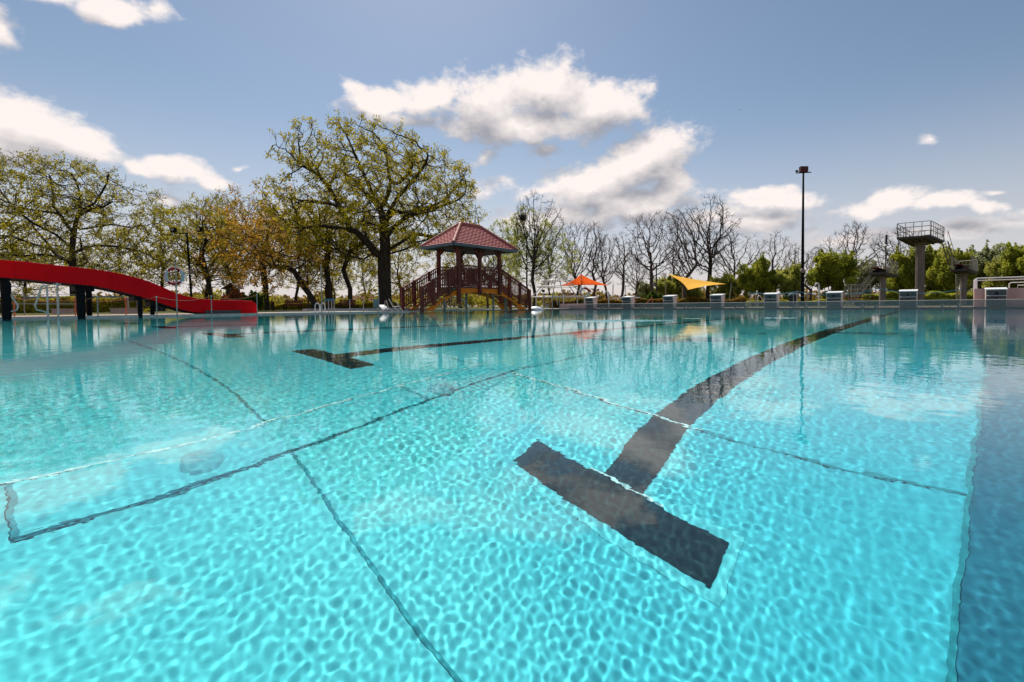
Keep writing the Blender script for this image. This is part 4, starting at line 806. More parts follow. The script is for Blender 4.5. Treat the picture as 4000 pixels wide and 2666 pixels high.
a = Vector((XB, onX(XB, 1262), .6)); z = zat(XB, a.y, 1168); b = MB()
for k in range(7): rope(b, (XB+.02*k, onX(XB, 1266+6*k), z), (XB-.02*k, onX(XB, 1274+6*k), z-.01), .07, .008, 6)
b.build('coiled_rope', 'rope_blue', label='blue rope looped over the bundle of thin posts', cat='rope')
# ladder chute (white) and rails left of the bridge
Y0, Y1 = onX(-17.5, 1497), onX(-17.5, 1538); t = empty('child_slide', (-17.55, (Y0+Y1)/2, .04), 'small white children slide with side rails in front of the oak trunk', 'slide'); hw = (Y1-Y0)/2*.62; zz = zat(-17.5, Y0, 1195)
b = MB(); v = []
for i in range(9):
    s_ = i/8; x = -.5+.4*s_; z = zz*(1-s_)**.6; v += [(x, -hw, z), (x, hw, z), (x, hw, z-.03), (x, -hw, z-.03)]
b.add(v, [(i*4+j, (i+1)*4+j, (i+1)*4+(j+1) % 4, i*4+(j+1) % 4) for i in range(8) for j in range(4)]); b.build('chute', 'grey_plastic', t)
for s_ in (-1, 1):
    b = MB(); h_ = zat(-17.5, Y0, 1180); b.tube([(-.5, s_*(hw+.03), 0), (-.5, s_*(hw+.03), h_), (-.4, s_*(hw+.03), h_+.02), (-.3, s_*(hw+.05), h_*.45), (0, s_*(hw+.05), .03)], .012); b.build('side_rail', 'steel_dull', t)
t = empty('pool_ladder', (-17.5, onX(-17.5, 1553), .04), 'pair of slanting white ladder rails between the children slide and the bridge', 'ladder')
for k in (0, 1):
    b = MB(); h_ = zat(-17.5, onX(-17.5, 1545), 1172); b.tube([(-.35+.02*k, -.18+.3*k, h_-.06*k), (-.3, -.05+.3*k, h_*.5), (-.1, .12+.2*k, 0)], .02); b.build('rail', 'steel', t)
b = MB(); b.tube([(-.3, -.05, .2), (-.3, .25, .2)], .015); b.build('rung', 'steel', t)
t = empty('pool_handrail', (-17.6, onX(-17.6, 1245), .04), 'low white hoop handrail left of the tall thin pole', 'handrail')
for k in (0, 1):
    b = MB(); b.tube([(0, -.13+.2*k, 0), (0, -.13+.2*k, .28), (0, -.08+.2*k, .34), (0, .0+.2*k, .34), (0, .04+.2*k, .24), (0, .03+.2*k, 0)], .015); b.build('rail', 'white_plastic', t)
def bench(label, x0, x1, ytop, yb, zc):
    a = base(x0, zc, .03); c = base(x1, zc, .03); s = (c-a).length; t = empty('park_bench', (a+c)/2, label, 'bench', 'brown wooden benches under the trees', math.atan2(c.y-a.y, c.x-a.x))
    h = .85
    for j in range(3):
        b = MB(); b.box((0, .24, .52+j*.13), (s, .03, .11)); b.build('backrest_plank', 'wood_red', t)
    b = MB()
    for j in range(4): b.box((0, -.2+j*.12, .44), (s, .1, .035))
    b.build('seat', 'wood_red', t)
    for sx in (-1, 1):
        for yy in (-.18, .2):
            b = MB(); b.box((sx*(s/2-.15), yy, .21), (.06, .06, .42)); b.build('leg', 'black_metal', t)
bench('left wooden bench beneath the leaning trunk', 1106, 1178, 1187, 1218, 40)
bench('right wooden bench between the thin posts and the oak', 1323, 1386, 1187, 1218, 40)
t = empty('picnic_table', base(1053, 42), 'small dark wooden table left of the left bench', 'table'); b = MB(); b.box((0, 0, .72), (.9, .6, .05), YAW); b.build('table_top', 'hut_wood', t)
for sx in (-.3, .3):
    b = MB(); b.box((sx*math.cos(YAW), sx*math.sin(YAW), .35), (.12, .3, .7), YAW); b.build('leg', 'hut_wood', t)
t = empty('garden_hut', base(905, 48), 'small dark hut with a slanted brown roof behind the slide end', 'hut', rz=YAW, scale=(.62, .62, 1)); s = F/48; z0 = Q(900, 1132, 48).z; z1 = Q(930, 1112, 48).z
b = MB(); b.box((.3, 0, z0/2), (1.4, 1.4, z0)); b.build('wall', 'hut_wood', t); b = MB(); b.add([(-1.0, -1, z0), (.6, -1, z1), (.6, 1, z1), (-1.0, 1, z0), (-1.0, -1, z0+.08), (.6, -1, z1+.08), (.6, 1, z1+.08), (-1.0, 1, z0+.08), (1.5, -1, z0), (1.5, 1, z0), (1.5, -1, z0+.08), (1.5, 1, z0+.08)], [(0, 3, 2, 1), (4, 5, 6, 7), (0, 1, 5, 4), (3, 7, 6, 2), (0, 4, 7, 3), (1, 2, 9, 8), (5, 10, 11, 6), (1, 8, 10, 5), (2, 6, 11, 9), (8, 9, 11, 10)]); b.build('roof', 'hut_roof', t)
# ================================================================== COVERED BRIDGE
def bridge():
    X0, X1 = -17.3, -18.75; Ya, Yb, Yc, Yd = 12.5, 14.57, 17.25, 19.55; ZD = 1.16; ZR = 2.15
    t = empty('covered_bridge', (X0, Yb, 0), 'red brown wooden arched footbridge with stairs and a red tiled pavilion roof', 'bridge'); o = Vector((X0, Yb, 0))
    def B(fn, name, m, par=t):
        b = MB(); fn(b); b.v = [tuple(Vector(p)-o) for p in b.v]; return b.build(name, m, par)
    def foot(y):                                         # walking surface height
        if y < Yb: return .08+(ZD-.08)*(y-Ya)/(Yb-Ya)
        if y > Yc: return .08+(ZD-.08)*(Yd-y)/(Yd-Yc)
        return ZD
    for X in (X0, X1):
        for y in (Yb, (Yb+Yc)/2, Yc):
            B(lambda b: b.box((X, y, (3.02+(.35 if X == X0 and y == Yb else .8))/2), (.15, .15, 3.02-(.35 if X == X0 and y == Yb else .8))), 'post', 'wood_red')
            def br(b):
                for s in (-1, 1):
                    if (y == Yb and s < 0) or (y == Yc and s > 0): continue
                    b.bar((X, y, 2.62), (X, y+s*.32, 3.0), .07, .07)
            B(br, 'brace', 'wood_red')
        B(lambda b: b.box((X, (Yb+Yc)/2, 3.07), (.14, Yc-Yb+.5, .12)), 'beam', 'wood_red')
    for y in (Yb, Yc):
        B(lambda b: b.box(((X0+X1)/2, y, 3.05), (X0-X1, .13, .11)), 'beam', 'wood_red')
        def br(b):
            for X, s in ((X0, -1), (X1, 1)): b.bar((X, y, 2.62), (X+s*.32, y, 3.0), .07, .07)
        B(br, 'brace', 'wood_red')
    # deck + stairs
    B(lambda b: b.box(((X0+X1)/2, (Yb+Yc)/2, ZD-.03), (X0-X1, Yc-Yb, .06)), 'walkway', 'wood_red')
    nst = 7
    for side in (0, 1):
        def st(b):
            for k in range(nst):
                y = (Ya+(Yb-Ya)*(k+.5)/nst) if side == 0 else (Yd-(Yd-Yc)*(k+.5)/nst); z = .12+(ZD-.12)*k/nst
                b.box(((X0+X1)/2, y, z), (X0-X1-.12, (Yb-Ya)/nst+.03, .04))
        B(st, 'steps', 'wood_red')
    # balustrades
    for X in (X0, X1):
        for (ya, yb, npk, lvl) in ((Ya, Yb, 20, 0), (Yb, (Yb+Yc)/2, 13, 1), ((Yb+Yc)/2, Yc, 13, 1), (Yc, Yd, 21, 0)):
            def pk(b):
                for k in range(1, npk):
                    y = ya+(yb-ya)*k/npk; zf = foot(y); b.box((X, y, zf+.52), (.022, .055, .84))
            B(pk, 'balusters', 'wood_red')
            def rl(b):
                b.bar((X, ya, foot(ya)+(.99)), (X, yb, foot(yb)+.99), .11, .06); b.bar((X, ya, foot(ya)+.82), (X, yb, foot(yb)+.82), .05, .05); b.bar((X, ya, foot(ya)+.12), (X, yb, foot(yb)+.12), .05, .07)
                if lvl and X == X0: b.bar((X-.03, ya, ZD+(.2 if ya == Yb else .78) if 0 else ZD+.85), (X-.03, yb, ZD+.15), .03, .07); b.bar((X-.03, ya, ZD+.15), (X-.03, yb, ZD+.85), .03, .07)
            B(rl, 'handrail', 'wood_red')
    for X in (X0, X1):
        for y in (Ya, Ya+.65, Ya+1.5, Yc+.72, Yc+1.5, Yd):
            B(lambda b: b.box((X+.005, y, foot(y)+.5-.05), (.12, .12, 1.16)), 'newel_post', 'wood_red')
    # yellow side boards forming the arch, both sides
    def arch_z(y):
        m = (Yb+Yc)/2+.05; h = 2.75; q = 1-((y-m)/h)**2; return -.2 if q <= 0 else -.05+.95*math.sqrt(q)
    def top_z(y): return min(ZD-.02, foot(y)-.02 if y < Yb or y > Yc else ZD-.02)
    for X, s in ((X0-.06, 1), (X1+.06, -1)):
        def ya_(b):
            yy = np.linspace(Ya+.25, Yd-.25, 46); v = []
            for y in yy:
                zt = top_z(y) if Yb <= y <= Yc else max(.06, foot(y)-.12); zb = max(.04, min(arch_z(y), zt-.04)); v += [(X, y, zb), (X, y, zt), (X-.05*s, y, zt), (X-.05*s, y, zb)]
            b.add(v, [(i*4+j, i*4+(j+1) % 4, (i+1)*4+(j+1) % 4, (i+1)*4+j) for i in range(45) for j in range(4)])
        B(ya_, 'arch_board', 'wood_yellow')
    for y, X in ((13.85, X0-.15), (17.0, X0-.2), (18.0, X0-.3), (16.2, X1+.1)):
        B(lambda b: b.tube([(X, y, -.9), (X, y, arch_z(y)+.12)], .055, 10), 'pier', 'galv')
    # roof
    ex0, ex1, ey0, ey1, ez = X0+.55, X1-.36, Yb-.72, Yc+.72, 3.06; xr = (X0+X1)/2; ry0, ry1, rz_ = 15.35, 16.6, 4.22
    A = [Vector(p) for p in ((ex0, ey0, ez), (ex0, ey1, ez), (ex1, ey1, ez), (ex1, ey0, ez))]; R_ = [Vector((xr, ry0, rz_)), Vector((xr, ry1, rz_))]
    faces = [(A[0], A[1], R_[1], R_[0]), (A[1], A[2], R_[1], R_[1]), (A[2], A[3], R_[0], R_[1]), (A[3], A[0], R_[0], R_[0])]
    def roof(b):
        rows = 13
        for (p, q, r, s) in faces:
            n_ = (q-p).cross(s-p).normalized(); 
            if n_.z < 0: n_ = -n_
            for k in range(rows):
                a0, a1 = k/rows, (k+1)/rows; L0, R0_, L1, R1 = p.lerp(s, a0), q.lerp(r, a0), p.lerp(s, a1), q.lerp(r, a1); m = max(2, int((R0_-L0).length/.055)); v = []
                for i in range(m+1):
                    u = i/m; hgt = .009*abs(math.sin((L0.lerp(R0_, u)-L0).length/.24*math.pi+0)); hgt2 = .009*abs(math.sin((L0.lerp(R0_, u)-L0).length/.24*math.pi))
                    v += [L0.lerp(R0_, u)+n_*(.05+hgt), L1.lerp(R1, u)+n_*(.012+hgt2), L0.lerp(R0_, u)+n_*(.0)]
                b.add(v, [(i*3, (i+1)*3, (i+1)*3+1, i*3+1) for i in range(m)]+[(i*3+2, (i+1)*3+2, (i+1)*3, i*3) for i in range(m)])
    rf = B(roof, 'roof', 'roof_tile'); rf['label'] = 'hipped roof of red clay tiles'
    def ridge(b):
        for a, c in ((A[0], R_[0]), (A[3], R_[0]), (A[1], R_[1]), (A[2], R_[1]), (R_[0], R_[1])):
            k = max(2, int((c-a).length/.16))
            for i in range(k): b.tube([a.lerp(c, i/k)+Vector((0, 0, .05)), a.lerp(c, (i+1.15)/k)+Vector((0, 0, .05))], .085, 8, r2=.065)
    B(ridge, 'ridge_tiles', 'tile_ridge', rf).matrix_parent_inverse.identity()
    def gut(b):
        for i in range(4): b.bar(A[i]-Vector((0, 0, .03)), A[(i+1) % 4]-Vector((0, 0, .03)), .12, .13)
    B(gut, 'gutter', 'gutter')
    def sof(b):
        z = ez-.06; b.quad((ex0, ey0, z), (ex1, ey0, z), (ex1, ey1, z), (ex0, ey1, z))
    B(sof, 'soffit', 'hut_wood')
bridge()
# arched hoop grille in the water behind the bridge
t = empty('arched_grille', (-20.2, 16.2, 0), 'round topped steel bar gate standing in the water under the bridge', 'gate', rz=R(90)); w2 = 1.55; h_ = .78
b = MB(); b.tube([(w2*math.cos(a), 0, h_*math.sin(a)**.8+.02) for a in np.linspace(.01, math.pi-.01, 24)], .022); b.build('hoop', 'steel', t)
b = MB()
for k in range(1, 19):
    x = -w2+2*w2*k/19; b.tube([(x, 0, -.3), (x, 0, h_*(1-(x/w2)**2)**.4)], .009, 5)
b.build('bars', 'steel', t)
# ================================================================== metal cone frame
def ring_pts(c, r, z, n=24, sq=1.): return [(c[0]+r*math.cos(2*math.pi*i/n), c[1]+r*math.sin(2*math.pi*i/n), z) for i in range(n+1)]
zc = 33; c0 = base(2178, zc, .03); s = F/zc; zz = lambda y: Q(2178, y, zc).z-.03
t = empty('cone_frame', c0, 'silver cone shaped climbing frame of stacked rings right of the bridge', 'climbing frame')
rings = [(1073, 28), (1098, 55), (1121, 80)]
for y, rp in rings:
    b = MB(); b.tube(ring_pts((0, 0), rp/s, zz(y)), .032, 8, False); b.build('ring', 'steel', t)
r0 = 108/s; b = MB(); hexp = [(r0*math.cos(R(60*i+20)), r0*math.sin(R(60*i+20)), zz(1161)) for i in range(7)]; b.tube(hexp, .045, 8, False); b.build('base_ring', 'steel', t)
for i in range(6):
    a = R(60*i+20); b = MB(); b.tube([(r0*math.cos(a), r0*math.sin(a), zz(1161)), (.12*math.cos(a), .12*math.sin(a), zz(1062))], .035, 8); b.build('strut', 'steel', t)
for i in range(6):
    a = R(60*i+20); b = MB(); b.tube([(r0*math.cos(a), r0*math.sin(a), 0), (r0*math.cos(a), r0*math.sin(a), zz(1161))], .04, 8); b.build('leg', 'steel', t)
b = MB(); b.tube([(0, 0, zz(1068)), (0, 0, zz(1052))], .22, 6, True, .01); b.build('tip', 'steel', t)
t = empty('water_dome', base(2092, 27, 0), 'low white dome shaped water bubble at the edge right of the bridge', 'water feature'); b = MB(); v = []; n = 24
for i in range(7):
    a = i/6*math.pi/2; v += [(.42*math.cos(a)*math.cos(2*math.pi*j/n), .42*math.cos(a)*math.sin(2*math.pi*j/n), .0+.2*math.sin(a)) for j in range(n)]
b.add(v, [(i*n+j, i*n+(j+1) % n, (i+1)*n+(j+1) % n, (i+1)*n+j) for i in range(6) for j in range(n)], True); b.build('dome', 'white_plastic', t)
b = MB(); b.tube([(0, 0, -.02), (0, 0, .035)], .5, 24); b.build('rim', 'white_plastic', t)
# low kerb wall left of block 1, brownish
b = MB(); b.box((-17.9, PY1+1.2, .17), (2.2, .5, .34)); b.build('low_wall', 'pink_wall', label='low pinkish wall behind starting block 1', cat='wall')
# ================================================================== sails
def sail(name, label, corners, m, poles, sagk=.12, n=12, tilt_r=.045):
    P = [Vector(c) for c in corners]; cen = sum(P, Vector())/len(P); t = empty(name, (cen.x, cen.y, .03), label, 'sun sail'); o = Vector(t.location); b = MB()
    k = len(P)
    if k == 3:
        v = []; idx = {}
        for i in range(n+1):
            for j in range(n+1-i):
                l = n-i-j; p = (P[0]*i+P[1]*j+P[2]*l)/n; q = 27*(i/n)*(j/n)*(l/n); e = 4*((i*j)+(j*l)+(i*l))/n/n/1.333
                p = p.lerp(cen, sagk*e*.9)-Vector((0, 0, .15*q)); idx[(i, j)] = len(v); v.append(p-o)
        f = []
        for i in range(n):
            for j in range(n-i):
                f.append((idx[(i, j)], idx[(i+1, j)], idx[(i, j+1)]))
                if i+j < n-1: f.append((idx[(i+1, j)], idx[(i+1, j+1)], idx[(i, j+1)]))
        b.add(v, f, True)
    b.build('cloth', m, t)
    for (bx, by, bz, tx, ty, tz) in poles:
        q = MB(); q.tube([Vector((bx, by, bz))-o, Vector((tx, ty, tz))-o], tilt_r, 8); q.build('pole', 'steel_dull', t)
    return t
zc = 46
def V(x, y, z_=zc): return Q(x, y, z_)
def pole(xb, xt, yt, z_): p = base(xb, z_, 0); q = Q(xt, yt, z_); return (p.x, p.y, 0, q.x, q.y, q.z)
ap = V(2270, 1072, 44); lft = V(2184, 1118, 42); rgt_ = V(2378, 1116, 46); bot = V(2255, 1128, 52)
sail('sun_sail', 'bright orange pointed sun sail on a central pole behind the metal cone frame', [ap, lft, rgt_], 'orange_sail', [pole(2270, 2270, 1064, 43.9), pole(2393, 2395, 1110, 47)], .28)
sail('sun_sail', 'yellow sun sail stretched between slanted poles above the brown hedge', [V(2611, 1073, 44), V(2688, 1133, 34), V(2836, 1110, 48)], 'yellow_sail', [pole(2602, 2598, 1068, 44), pole(2663, 2667, 1120, 45), pole(2846, 2857, 1108, 48)], .26)
# ================================================================== diving structures
def railset(b, pts, hs, r=.025, rp=.022, n=4):
    """pipe railing along pts (platform corners) with rails at heights hs"""
    for h in hs: b.tube([(p[0], p[1], p[2]+h) for p in pts], r, 6)
    for a, c in zip(pts[:-1], pts[1:]):
        for k in range(n+1):
            p = Vector(a).lerp(Vector(c), k/n); b.tube([p, p+Vector((0, 0, hs[0]))], rp, 6)
def fluted(b, c, r, z0, z1, n=16):
    v = [(c[0]+(r*(1 if j % 2 else .93))*math.cos(2*math.pi*j/(2*n)), c[1]+(r*(1 if j % 2 else .93))*math.sin(2*math.pi*j/(2*n)), z) for z in (z0, z1) for j in range(2*n)]; m = 2*n
    b.add(v, [(j, (j+1) % m, m+(j+1) % m, m+j) for j in range(m)])
def tower(label, xcol, zc, cw, ytopcol, pxs, z_slab, rail_h, board=None, name='diving_platform', stairs=None):
    c = base(xcol, zc, 0); s = F/zc; t = empty(name, c, label, 'diving platform'); o = Vector(c)
    b = MB(); fluted(b, (0, 0), cw/2/s, 0, z_slab); b.build('column', 'concrete', t)
    b = MB(); b.box((0, 0, z_slab-.14), (cw/s*1.25, cw/s*1.25, .28), RZ2); b.build('capital', 'concrete', t)
    P = [Vector((*(p-o).xy, z_slab)) for p in pxs]; b = MB(); v = [p for p in P]+[p+Vector((0, 0, .16)) for p in P]; b.add(v, [(3, 2, 1, 0), (4, 5, 6, 7), (0, 1, 5, 4), (1, 2, 6, 5), (2, 3, 7, 6), (3, 0, 4, 7)])
    cen = sum(P, Vector())/4
    for k in range(5):
        a = P[0].lerp(P[1], (k+.5)/5); c_ = P[3].lerp(P[2], (k+.5)/5); b.bar(a.lerp(c_, .04)-Vector((0, 0, .05)), a.lerp(c_, .96)-Vector((0, 0, .05)), .1, .1)
    b.build('slab', 'concrete_dark', t)
    up = Vector((0, 0, .16)); Pu = [p+up for p in P]
    for idx, (i, j, nn) in enumerate(((0, 3, 5), (3, 2, 5), (2, 1, 6))+(((0, 1, 4),) if z_slab > 4 else ())):
        b = MB(); hs = [rail_h, rail_h*.66, rail_h*.33]; a, c_ = Pu[i], Pu[j]; railset(b, [a.lerp(c_, .02), a.lerp(c_, .98)], hs, n=nn); b.build('railing', 'galv' if z_slab > 4 else 'steel_dull', t)
    if board:
        a = Pu[0].lerp(Pu[1], .35); c_ = Pu[3].lerp(Pu[2], .6); d = (a-c_).normalized(); sd = Vector((-d.y, d.x, 0)); b = MB(); b.bar(c_.lerp(a, .35)+Vector((0, 0, .22)), a+d*board+Vector((0, 0, .36)), .5, .05); b.build('springboard', 'board_red', t)
        b = MB(); b.bar(c_.lerp(a, .5)+Vector((0, 0, .1)), c_.lerp(a, .95)+Vector((0, 0, .1)), .5, .2); b.build('fulcrum', 'black_metal', t)
    return t, P, o
RZ2 = 0
# the platforms point towards the camera side of the diving basin (-Y)
def rect(xl, xr, zc_f, zc_b, skew=0):                    # front-left, front-right, back-right, back-left from pixels
    return [base(xl[0], zc_f), base(xr[0], zc_f), base(xr[1], zc_b), base(xl[1], zc_b)]
zcT = 40; cT = base(3592, zcT, 0)
def plat(c, fl, fr, bl, br, s):
    r_ = Vector((cr.x, cr.y, 0)).normalized(); f_ = Vector((cf.x, cf.y, 0)).normalized()
    return [c+r_*u+f_*v_ for u, v_ in (fl, fr, br, bl)]
zs = Q(3632, 922, 37).z
t, P, o = tower('tall diving tower with a railed top platform on one fluted concrete column', 3592, zcT, 29, 0, [base(3499, 38.3, 0), base(3632, 37, 0), base(3684, 40.5, 0), base(3559, 43.4, 0)], zs-.1, 1.08)
def ladder(t, a, c_, w_, sidev, name='ladder', m='galv', rung=.22, rails=True):
    a = Vector(a); c_ = Vector(c_); sd = Vector(sidev).normalized()*w_/2; b = MB(); b.tube([a-sd, c_-sd], .05, 6); b.tube([a+sd, c_+sd], .05, 6)
    k = int((c_-a).length/rung)
    for i in range(1, k): p = a.lerp(c_, i/k); b.tube([p-sd, p+sd], .018, 5)
    if rails:
        up = Vector((0, 0, .85))
        for s_ in (-1, 1): b.tube([a+sd*s_+up*.4, a+sd*s_+up, c_+sd*s_+up, c_+sd*s_+up*1.25], .022, 6)
    return b.build(name, m, t)
rv = Vector((cr.x, cr.y, 0)).normalized(); fv = Vector((cf.x, cf.y, 0)).normalized()
a3 = base(3762, 40.5, 0); z3 = Q(3789, 1054, 38.5).z
ladder(t, base(3686, 41, 0)-o+Vector((0, 0, zs+.05)), base(3722, 41, 0)-o+Vector((0, 0, z3+.15)), .6, fv)
t, P, o = tower('springboard stand on a fluted concrete column right of the tall diving tower', 3762, 40.5, 21, 0, [base(3712, 39.4, 0), base(3789, 38.5, 0), base(3816, 42.5, 0), base(3742, 44, 0)], z3-.08, 1.05, .35)
ladder(t, rv*1.6+fv*2.2+Vector((0, 0, z3)), rv*2.6+fv*3.2, .5, rv-fv, rails=False, m='steel_dull')
a2 = base(3445, 39.5, 0); z2 = Q(3461, 1068, 38).z
t, P, o = tower('springboard stand on a fluted column between starting blocks 6 and 7', 3445, 39.5, 16, 0, [base(3395, 38.3, 0), base(3461, 38, 0), base(3506, 41.5, 0), base(3440, 42, 0)], z2-.08, 1.05, .4)
ladder(t, rv*-.35+fv*.6+Vector((0, 0, z2-.1)), rv*-1.15+fv*2.6, .5, rv, rails=True, m='steel_dull')
# low 1 m board with railing
c = base(3345, 36, 0); z1 = Q(3345, 1164, 36).z; t = empty('low_springboard', c, 'low springboard with steel railings right behind starting block 6', 'springboard'); r_ = rv; f_ = fv
b = MB(); b.box((0, 0, z1-.25), (1.6, .9, .16), YAW); b.box(tuple(r_*.3+Vector((0, 0, z1/2-.15))), (.5, .5, max(.2, z1-.3)), YAW); b.build('plinth', 'concrete_dark', t)
b = MB(); b.bar(-r_*.95+Vector((0, 0, z1)), r_*1.3+Vector((0, 0, z1-.02)), .45, .07); b.build('springboard', 'board_red', t)
for off, x0, x1 in ((-.35, -1.1, -.35), (.35, -.2, 1.3)):
    b = MB(); railset(b, [r_*x0+f_*off+Vector((0, 0, z1-.02)), r_*x1+f_*off+Vector((0, 0, z1-.02))], [1.0, .65, .3], n=3); b.build('railing', 'steel_dull', t)
# ================================================================== masts, lamps, speakers
def speaker(label, x, y, zc, r=.3):
    p = Q(x, y, zc); t = empty('horn_loudspeaker', p, label, 'loudspeaker', 'round horn speakers'); d = -fv
    def disc(r_, r1, off, nm, m):
        b = MB(); a = rv; u = Vector((0, 0, 1)); n = 20; v = [a*(q*math.cos(2*math.pi*j/n))+u*(q*math.sin(2*math.pi*j/n))+d*o_ for q, o_ in ((r1, off), (r_, off+.03), (r_, off-.12)) for j in range(n)]
        b.add(v, [(i*n+j, i*n+(j+1) % n, (i+1)*n+(j+1) % n, (i+1)*n+j) for i in range(2) for j in range(n)], True); b.build(nm, m, t)
    disc(r, r*.72, .12, 'rim', 'block_side'); disc(r*.74, r*.35, .10, 'horn', 'board_red'); disc(r*.36, .001, .12, 'centre_cap', 'block_side'); return t
zc = 42; c = base(3134, zc, 0); hz = Q(3140, 681, zc).z
t = empty('floodlight_mast', c, 'very tall thin floodlight mast with a crossbar between starting blocks 5 and 6', 'floodlight mast', rz=YAW)
b = MB(); b.tube([(0, 0, -.1), (0, 0, hz*.5), (0, 0, hz)], .15, 12, r2=.07); b.build('mast', 'black_metal', t)
b = MB(); b.bar((-.62, 0, hz), (.68, 0, hz+.06), .08, .07); b.build('crossbar', 'black_metal', t)
b = MB(); b.box((.02, 0, hz+.32), (.66, .3, .46)); b.bar((.34, 0, hz+.05), (.40, 0, hz+.5), .06, .05); b.build('floodlight', 'flood_red', t); b = MB(); b.box((-.57, 0, hz+.16), (.18, .15, .15)); b.build('floodlight', 'black_metal', t)
speaker('horn speaker with red brown ring on the tall floodlight mast', 3134, 1058, zc-.4, .17)
zc = 46; c = base(751, zc, 0); hz = Q(738, 912, zc).z
t = empty('floodlight_mast', c, 'shorter floodlight pole with two lamps on a crossbar behind the lifebuoy', 'floodlight mast', rz=YAW); s = F/zc
b = MB(); b.tube([(0, 0, 0), (-.3, 0, hz)], .11, 10, r2=.08); b.build('mast', 'black_metal', t)
b = MB(); b.bar((-1.72, 0, hz), (1.05, 0, hz-.08), .08, .08); b.build('crossbar', 'black_metal', t)
for x in (-1.55, .92):
    b = MB(); b.box((x, -.05, hz+.3), (.42, .3, .42)); lm = b.build('floodlight', 'black_metal', t); b = MB(); b.box((x, -.215, hz+.31), (.3, .02, .26)); b.build('lens', 'steel_dull', lm)
b = MB(); b.box((-.3, 0, hz+.3), (.2, .2, .12)); b.tube([(-.3, 0, hz), (-.3, 0, hz+.3)], .03, 6); b.build('sensor', 'white_plastic', t)
speaker('pale horn speaker on the twin lamp floodlight pole', 749, 1063, zc-.4, .24)
speaker('horn speaker on the trunk left of starting block three', 2557, 1112, 61, .25)
zc = 60; c = base(2564, zc, 0); hz = Q(2564, 1030, zc).z; t = empty('floodlight_mast', c, 'distant twin lamp pole showing between the bare trees', 'floodlight mast', rz=YAW)
b = MB(); b.tube([(0, 0, 0), (0, 0, hz)], .08, 8); b.build('mast', 'dark_grey', t); b = MB(); b.bar((-.9, 0, hz), (.9, 0, hz), .06, .06); b.build('crossbar', 'dark_grey', t)
for x in (-.85, .8):
    b = MB(); b.box((x, 0, hz+.15), (.25, .2, .25)); b.build('floodlight', 'black_metal', t)
c = base(3457, 44, 0); hz = Q(3458, 962, 44).z; t = empty('lamp_post', c, 'thin lamp post with a flat round head left of the diving tower', 'lamp post'); b = MB(); b.tube([(0, 0, 0), (0, 0, hz)], .07, 8, r2=.05); b.build('pole', 'galv', t)
b = MB(); b.tube([(0, 0, hz), (0, 0, hz+.14)], .28, 14, r2=.1); b.build('lamp_head', 'steel_dull', t); b = MB(); b.tube([(.02, 0, hz+.14), (.05, 0, hz+1.0)], .09, 8); b.build('top_pipe', 'dark_grey', t)
def shower(label, x, ytop, zc, sgn=1):
    c = base(x, zc, 0); h_ = Q(x, ytop, zc).z; t = empty('shower_post', c, label, 'shower', 'hook shaped shower posts'); b = MB()
    b.tube([(0, 0, 0), (0, 0, h_-.15)]+[tuple(rv*(-.15*sgn+.15*sgn*math.cos(a))+Vector((0, 0, h_-.15+.15*math.sin(a)))) for a in np.linspace(.2, math.pi, 8)], .05, 8); b.build('pipe', 'white_paint', t)
    b = MB(); b.tube([tuple(rv*(-.3*sgn)+Vector((0, 0, h_-.15))), tuple(rv*(-.3*sgn)+Vector((0, 0, h_-.22)))], .06, 8); b.build('shower_head', 'steel', t)
shower('pale hook shaped shower post left of starting block 6', 3199, 1108, 37); shower('pale hook shaped shower post right of the small lifebuoy', 2378, 1140, 38)
# rope posts and blue rope on the right end
GR = 'rope posts behind the starting blocks'; tops = []
for x, yt, zc, lb in [(2930, 1142, 24.5, 'left of the two bent handrails'), (2951, 1143, 25.5, 'between the bent handrails and block 5'), (3043, 1146, 27, 'just right of starting block 5'), (3113, 1138, 22.5, 'just left of the tall mast'), (3099, 1148, 27, 'shorter, in front of the dark bin'), (3152, 1150, 27, 'just right of the tall mast'), (3435, 1127, 21.5, 'against the column between blocks 6 and 7'), (3752, 1129, 22, 'left of the pink wall')]:
    c = base(x, zc, .04); h_ = Q(x, yt, zc).z; t = empty('rope_post', c, 'thin rope post '+lb, 'post', GR); b = MB(); b.tube([(0, 0, 0), (0, 0, h_-.06)], .02, 6); b.build('pole', 'steel_dull', t); b = MB(); b.tube([(0, 0, h_-.07), (0, 0, h_-.03)], .03, 8); b.build('cap', 'rope_blue', t); tops.append(Vector((c.x, c.y, h_-.02)))
b = MB(); rope(b, tops[0], tops[1], .03, .012); rope(b, tops[1], tops[3], .09, .012); rope(b, tops[3], tops[6], .22, .012); rope(b, tops[6], tops[7], .2, .012); b.build('barrier_rope', 'rope_blue', label='long blue green rope sagging between posts behind the starting blocks', cat='rope')
b = MB(); rope(b, tops[2], tops[4], .12, .012); rope(b, tops[4], tops[5], .14, .012); b.build('barrier_rope', 'rope_blue', label='short sagging blue rope left of the tall mast', cat='rope')
t = empty('pool_handrail', base(2960, 25, .04), 'pair of bent pipe handrails left of starting block 5', 'handrail')
for u, yt in ((0, 1157), (.35, 1147)):
    h_ = Q(2960, yt, 25).z; b = MB(); b.tube([tuple(rv*u), tuple(rv*u+Vector((0, 0, h_-.1))), tuple(rv*(u+.06)+Vector((0, 0, h_))), tuple(rv*(u+.13)+Vector((0, 0, h_-.05))), tuple(rv*(u+.33)+Vector((0, 0, h_*.42)))], .02); b.build('rail', 'steel', t)
